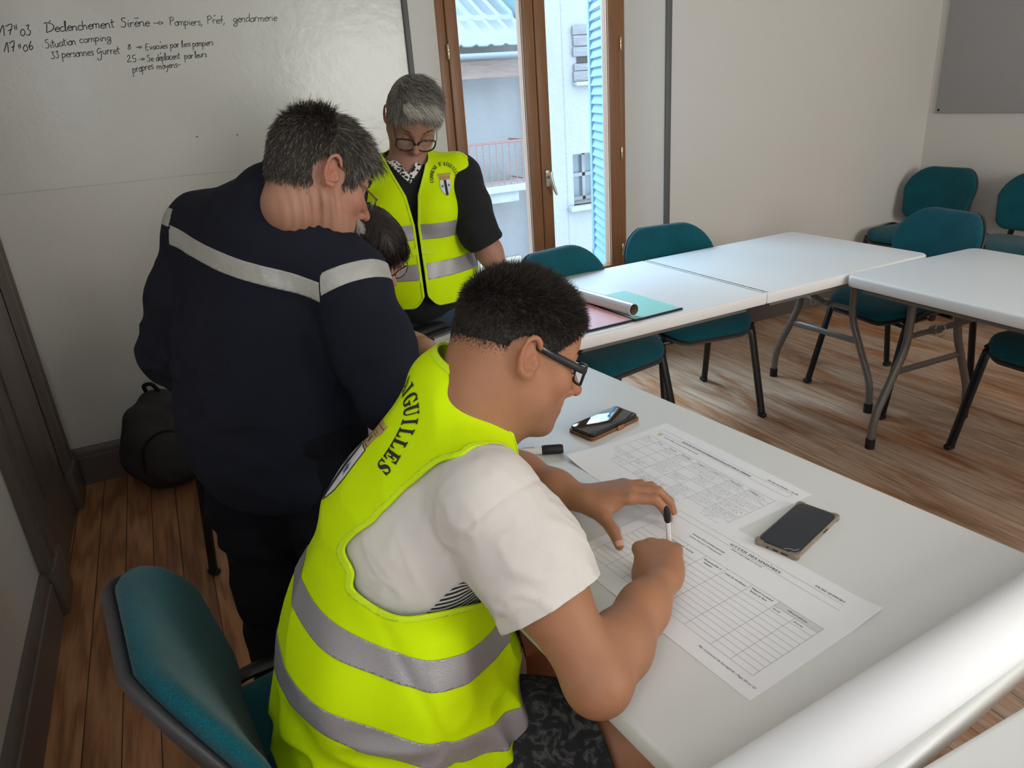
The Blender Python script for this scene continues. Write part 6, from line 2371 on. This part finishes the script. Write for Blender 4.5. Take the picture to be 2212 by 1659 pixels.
# ================================================================== writing on the board
GL = {  # single-stroke hand, units: x-height 10
'a': (9, ['8,9 5,10 1,6 2,1 5,0 8,5 8,9 8,3 9,0']), 'b': (8, ['1,20 1,0', '1,6 5,10 8,6 6,0 1,1']), 'c': (8, ['8,9 4,10 1,5 3,0 8,1']),
'd': (9, ['8,9 4,10 1,5 3,0 8,4', '8,20 8,2 9,0']), 'e': (8, ['1,5 8,6 5,10 1,5 3,0 8,1']), 'f': (6, ['7,19 4,18 3,0', '0,9 7,10']),
'g': (9, ['8,9 4,10 1,5 4,1 8,6', '8,9 8,-6 4,-10 1,-6 9,1']), 'h': (9, ['1,20 1,0', '1,6 5,10 7,6 7,0']), 'i': (4, ['2,10 2,2 4,0', '2,14 3,15']), 'l': (4, ['1,0 3,20 1,18 2,1 4,0']),
'm': (13, ['1,10 1,0', '1,7 4,10 6,7 6,0', '6,7 9,10 11,7 11,1 13,0']), 'n': (9, ['1,10 1,0', '1,7 5,10 7,7 7,1 9,0']), 'o': (8, ['5,10 1,6 2,1 6,0 8,5 5,10 9,9']),
'p': (9, ['1,11 1,-11', '1,6 5,10 8,6 5,0 1,2']), 'q': (9, ['8,9 4,10 1,5 4,0 8,6', '8,10 8,-10']), 'r': (7, ['1,10 2,0', '2,6 4,10 7,9']), 's': (7, ['7,9 3,10 2,7 6,4 5,0 1,1']),
't': (7, ['3,18 3,2 6,0', '0,11 7,12']), 'u': (9, ['1,10 1,3 4,0 7,4 7,10 7,2 9,0']), 'v': (8, ['1,10 4,0 7,10']), 'y': (9, ['1,10 2,4 7,6', '8,10 5,-8 1,-9']), 'x': (8, ['1,10 7,0', '7,10 1,0']),
'D': (16, ['0,20 6,21 15,15 13,5 3,0', '5,19 3,0']), 'S': (10, ['9,20 4,21 2,16 8,10 6,1 0,2']), 'P': (10, ['2,20 1,0', '0,18 6,21 9,15 2,10']), 'E': (10, ['9,20 2,19 1,1 8,0', '1,10 7,11']), 'G': (14, ['11,15 6,17 2,10 5,4 11,10 9,-9 3,-12 1,-6']), 'H': (13, ['1,20 1,0', '10,21 9,0', '1,10 10,11']),
'1': (9, ['-4,4 6,22 5,0']), '7': (14, ['1,19 13,21 6,0', '4,9 12,11']), '0': (11, ['6,14 1,8 3,0 9,3 8,12 5,13']), '3': (11, ['2,19 8,20 5,12 9,7 6,-1 0,1']), '6': (11, ['8,18 2,8 4,0 9,4 7,9 2,6']), '8': (9, ['7,14 2,13 7,5 4,0 1,4 7,13']), '2': (11, ['1,14 6,18 7,11 1,0 10,1']), '5': (10, ['9,18 3,17 2,10 8,8 7,0 1,0']),
':': (4, ['2,9 2,8', '2,2 2,1']), ',': (5, ['3,2 1,-5']), '-': (8, ['1,5 7,6']), '>': (18, ['0,5 10,5', '10,9 10,1 17,5 10,9']), "'": (3, ['1,20 2,16']),
}
def ribbon(mbx, pts, w, to3):
    pts = [np.array(p) for p in pts]
    n = len(pts)
    V = []
    for i in range(n):
        t = pts[min(i + 1, n - 1)] - pts[max(i - 1, 0)]
        t = t / (np.linalg.norm(t) + 1e-9)
        q = np.array([-t[1], t[0]]) * w / 2
        V += [to3(pts[i] - q), to3(pts[i] + q)]
    mbx.add(V, [(2 * i, 2 * i + 2, 2 * i + 3, 2 * i + 1) for i in range(n - 1)])
def hand_word(mbx, txt, x0, z0, x1, z1, hgt, w, to3, seed=0):
    rr = random.Random(hash(txt) % 999 if False else sum(map(ord, txt)) + seed)
    tot = sum(GL[c][0] for c in txt)
    sx = (x1 - x0) / tot
    sy = hgt / 10
    x = 0
    for c in txt:
        adv, st_ = GL[c]
        jy = rr.uniform(-.8, .8)
        for s_ in st_:
            P = [tuple(map(float, q.split(','))) for q in s_.split()]
            P = [(x + a + b * .10, b + jy) for a, b in P]
            C_ = catmull(P, 5) if len(P) > 2 else P
            ribbon(mbx, [(x0 + a * sx, z0 + (z1 - z0) * a / tot + b * sy) for a, b in [(p[0], p[1]) for p in C_]], w, to3)
        x += adv
WORDS = [('17', -0.374, 1.823, -0.333, 1.829, 1), ('H', -0.327, 1.843, -0.317, 1.845, .55), ('03', -0.314, 1.823, -0.276, 1.829, 1), (':', -0.252, 1.832, -0.247, 1.833, .9), ('Declenchement', -0.233, 1.832, 0.007, 1.844, 1), ('Sirene', 0.028, 1.842, 0.132, 1.845, 1), ('>', 0.146, 1.846, 0.183, 1.847, .8), ('Pompiers,', 0.205, 1.843, 0.329, 1.842, .9), ('Pref,', 0.346, 1.846, 0.416, 1.845, .9), ('gendarmerie', 0.446, 1.848, 0.624, 1.850, .95),
('17', -0.375, 1.766, -0.341, 1.773, 1), ('H', -0.331, 1.781, -0.322, 1.783, .5), ('06', -0.319, 1.771, -0.283, 1.777, 1), (':', -0.256, 1.780, -0.251, 1.780, .8), ('Situation', -0.245, 1.778, -0.140, 1.788, .9), ('camping', -0.128, 1.793, -0.017, 1.798, .8), ('33', -0.236, 1.743, -0.206, 1.746, .7), ('personnes', -0.199, 1.744, -0.089, 1.748, .9), ('Gurret', -0.080, 1.748, 0.003, 1.751, .9),
('8', 0.033, 1.762, 0.048, 1.764, .75), ('>', 0.063, 1.764, 0.086, 1.765, .6), ('Evacues', 0.097, 1.759, 0.179, 1.763, .7), ('par', 0.188, 1.762, 0.223, 1.765, .8), ('les', 0.230, 1.764, 0.266, 1.766, .7), ('pompiers', 0.273, 1.765, 0.353, 1.767, .8), ('25', 0.020, 1.718, 0.055, 1.719, .85), ('>', 0.066, 1.721, 0.086, 1.722, .6), ('Se', 0.092, 1.717, 0.117, 1.719, .7), ('deplacent', 0.125, 1.718, 0.217, 1.722, .8), ('par', 0.232, 1.720, 0.267, 1.722, .8), ('leurs', 0.273, 1.723, 0.319, 1.725, .75), ('propres', 0.031, 1.679, 0.110, 1.691, .9), ('moyens-', 0.121, 1.687, 0.212, 1.693, .8)]
hw = MB()
to_wall = lambda p: (p[0], YB - 0.0034, p[1])
for t, a, b, c, d_, k in WORDS:
    hand_word(hw, t, a, b, c, d_, .0155 * k, .0026 if k < 1 else .0031, to_wall)
for a, b, c, d_ in ((-.211, 1.866, -.203, 1.872), (.083, 1.872, .098, 1.873), (.377, 1.872, .384, 1.877), (.155, 1.783, .159, 1.787), (.146, 1.742, .15, 1.747)):   # accents
    ribbon(hw, [(a, b), (c, d_)], .0027, to_wall)
for a, b in ((.215, 1.423), (.376, 1.417)):
    ribbon(hw, [(a - .003, b), (a + .004, b - .002)], .004, to_wall)
hw.build('handwriting', M['marker_ink'], wb, 0, recalc=False)

# ================================================================== crest on the vests
M['crest_tan'] = mat('crest_tan', (.50, .33, .14), .7)
M['crest_line'] = mat('crest_brown_lines', (.10, .055, .03), .7)
M['crest_white'] = mat('crest_white', (.72, .72, .74), .7)
M['crest_black'] = mat('crest_black', (.02, .02, .022), .7)
M['crest_blue'] = mat('crest_blue', (.06, .10, .30), .7)
def subdiv(P, F, it):
    for _ in range(it):
        E = np.sort(np.concatenate([F[:, [0, 1]], F[:, [1, 2]], F[:, [2, 0]]]), 1)
        u, inv = np.unique(E[:, 0] * len(P) + E[:, 1], return_inverse=True)
        a, b = u // len(P), u % len(P)
        n = len(F)
        m0, m1, m2 = [len(P) + inv[i * n:(i + 1) * n] for i in range(3)]
        P = np.concatenate([P, (P[a] + P[b]) / 2])
        F = np.concatenate([np.stack([F[:, 0], m0, m2], 1), np.stack([m0, F[:, 1], m1], 1), np.stack([m2, m1, F[:, 2]], 1), np.stack([m0, m1, m2], 1)])
    return P, F
def emblem(VP, VF, O, r, u, sc, parent, base_off):
    r, u = np.array(r, float), np.array(u, float)
    u /= np.linalg.norm(u)
    r = r - u * (r @ u)
    r /= np.linalg.norm(r)
    n = np.cross(r, u)
    T = np.concatenate([VF[:, [0, 1, 2]], VF[:, [0, 2, 3]]])
    VN = vnormals(VP, VF)
    ab = np.stack([(VP - O) @ r, (VP - O) @ u], 1) / sc
    near = (np.abs(ab) < .14).all(1) & (VN @ n > .05)
    T = T[near[T].all(1)]
    used = np.unique(T)
    mp = np.zeros(len(VP), int); mp[used] = np.arange(len(used))
    N_ = VN[used]
    P, F = subdiv(VP[used] + N_ * base_off, mp[T], 2)
    Nf = vnormals(P, F)
    ab = np.stack([(P - O) @ r, (P - O) @ u], 1) / sc
    def piece(poly, off, mi, acc):
        q, f = clip_mesh(P + Nf * off, F, -poly_sd(ab, np.array(poly, float)))
        acc.add([tuple(x) for x in q], [tuple(x) for x in f], mi)
    acc = MB()
    sh = [(-.043, -.012), (.043, -.012), (.043, -.060), (.034, -.085), (.018, -.104), (0, -.116), (-.018, -.104), (-.034, -.085), (-.043, -.060)]
    piece([(a * 1.045, -.06 + (b + .06) * 1.035) for a, b in sh], 0, 1, acc)
    piece(sh, .0003 * (1 + sc), 2, acc)
    piece([(-.010, -.013), (.010, -.013), (.010, -.110), (0, -.115), (-.010, -.110)], .0006 * (1 + sc), 3, acc)
    for cx in (-.026, .026):
        star = []
        for k in range(10):
            a_ = math.pi / 2 + k * math.pi / 5
            R_ = .0125 if k % 2 == 0 else .0058
            star.append((cx + R_ * math.cos(a_), -.052 + R_ * math.sin(a_)))
        piece(star, .0006 * (1 + sc), 4, acc)
    cast = [(-.044, -.010)]
    cast = [(-.043, -.010), (.043, -.010), (.047, .016)]
    for k in range(5):               # five turrets, right to left
        cx = .042 - k * .021
        w = .0088
        cast += [(cx + w, .018), (cx + w * 1.15, .036), (cx + w * .5, .036), (cx + w * .5, .031), (cx + w * .15, .031), (cx + w * .15, .037), (cx - w * .2, .037), (cx - w * .2, .031), (cx - w * .55, .031), (cx - w * .55, .036), (cx - w * 1.15, .036), (cx - w, .018)]
    cast += [(-.047, .016)]
    piece(cast, 0, 0, acc)
    for k in range(4):
        cx = -.032 + k * .021
        piece([(cx - .0028, -.001), (cx + .0028, -.001), (cx + .0028, .008), (cx, .011), (cx - .0028, .008)], .0004 * (1 + sc), 1, acc)
    for bb in (-.0065, .0135, .018):
        piece([(-.044, bb), (.044, bb), (.044, bb + .0011), (-.044, bb + .0011)], .0004 * (1 + sc), 1, acc)
    for k in range(5):
        cx = .042 - k * .021
        piece([(cx - .0092, .0275), (cx + .0092, .0275), (cx + .0092, .0288), (cx - .0092, .0288)], .0004 * (1 + sc), 1, acc)
    acc.build('crest', [M['crest_tan'], M['crest_line'], M['crest_white'], M['crest_black'], M['crest_blue']], parent, 60, world=True, recalc=False)
    bv = BVHTree.FromPolygons([tuple(p) for p in P], [tuple(map(int, f)) for f in F])
    lt = MB()
    txt = 'COMMUNE D\'AIGUILLES'
    for i, c in enumerate(txt):
        if c == ' ': continue
        ang = math.radians(187 - 10.6 * i)
        V, Fc = text_mesh(c, .037, (0, -.0), Matrix.Identity(4), z=0, align='CENTER', bold_serif=True, stretch=.66, offset=.018)
        rot = ang - math.pi / 2
        out = []
        for x, y, z in V:
            R_ = .088 + y
            px_, py_ = R_ * math.cos(ang) + x * math.cos(rot), R_ * math.sin(ang) + x * math.sin(rot)
            p = O + (r * px_ + u * py_) * sc
            h = bv.ray_cast(Vector(p + n * .25 * sc), Vector(-n))
            if h[0] is None:
                out = None
                break
            out.append(tuple(np.array(h[0]) + np.array(h[1]) * (.0005 * (1 + sc)) * (1 if np.array(h[1]) @ n > 0 else -1)))
        if out: lt.add(out, Fc)
    lt.build('lettering', M['crest_black'], parent, 0, world=True, recalc=False)
emblem(vestP, vestF, V3(.205, 1.0, 1.0485), (0, -1, 0), (.737, 0, .676), 1.0, vest1, .0032)
emblem(v3P, v3F, V3(.850, 2.265, 1.262), l3, (0, 0, 1), .43, vest3, .0034)

# ================================================================== pen in the writing hand
pn = empty('ballpoint_pen', (.625, .815, .742))
M['pen_clear'] = mat('clear_pen_barrel', (.75, .75, .76), .15, spec=.6)
pt_, pe_ = V3(*PEN0), V3(*PEN1)
dp = (pe_ - pt_) / np.linalg.norm(pe_ - pt_)
MB().tube([pt_, pt_ + dp * .014], [.0006, .0026], 10).build('pen_tip', M['brass'], pn, world=True)
MB().tube([pt_ + dp * .014, pt_ + dp * .022, pt_ + dp * .118], [.0026, .0040, .0041], 6).build('barrel', M['pen_clear'], pn, 20, world=True)
MB().tube([pt_ + dp * .03, pt_ + dp * .118], .0018, 8).build('ink_tube', M['rubber'], pn, world=True)
MB().tube([pt_ + dp * t for t in (.112, .116, .124, .134, .141, .145)], [.0042, .0056, .0060, .0056, .0042, .0012], 12).build('pen_cap', M['rubber'], pn, world=True)
tag(pn, 'clear ballpoint pen with black end cap in the writing man’s right hand', 'pen')

# ================================================================== back pack on the floor by the wall
M['pack'] = mat('charcoal_nylon', (.046, .043, .042), .75, bump=(420, .3, 3), var=(12, .2))
M['pack_dark'] = mat('black_webbing', (.012, .012, .012), .8)
bp = empty('backpack', (-.17, 3.27, 0))
fb = Field((-.45, 3.0, 0), (.12, 3.5, .56), .005)
Rb = rot_ypr(-75, -12)
fb.ell((-.19, 3.30, .20), (.105, .165, .215), Rb, .03)
fb.ell((-.20, 3.28, .15), (.125, .170, .15), Rb, .06)
fb.ell((-.175, 3.195, .17), (.075, .125, .135), Rb, .015)
P, F = fb.surf()
N = vnormals(P, F)
P = P + N * (vnoise(P + vnoise(P, 8, 2)[:, None] * .05, 13, 3) * .012)[:, None]
P[:, 2] = np.maximum(P[:, 2], .004)
P[:, 1] = np.minimum(P[:, 1], YB - .03)
np_mesh('pack_body', P, F, M['pack'], bp)
MB().tube(catmull([(-.29, 3.16, .12), (-.27, 3.12, .25), (-.18, 3.085, .315), (-.09, 3.09, .26), (-.06, 3.10, .12)], 6), .006, 8).build('zip', M['pack_dark'], bp, world=True)
MB().tube(catmull([(-.22, 3.35, .41), (-.22, 3.33, .445), (-.19, 3.31, .452), (-.17, 3.33, .41)], 5), .009, 8).build('grab_loop', M['pack_dark'], bp, world=True)
for q, pts in enumerate(([(-.06, 3.30, .36), (.01, 3.20, .27), (.015, 3.14, .12), (-.04, 3.12, .03)], [(-.05, 3.28, .16), (.03, 3.15, .10), (.045, 3.07, .02), (.03, 3.0, .008)])):
    MB().tube(catmull(pts, 6), .016, 8, oval=(.022, .006)).build('shoulder_strap', M['pack_dark'], bp, world=True)
tag(bp, 'charcoal backpack slumped on the floor against the wall by the door', 'bag')
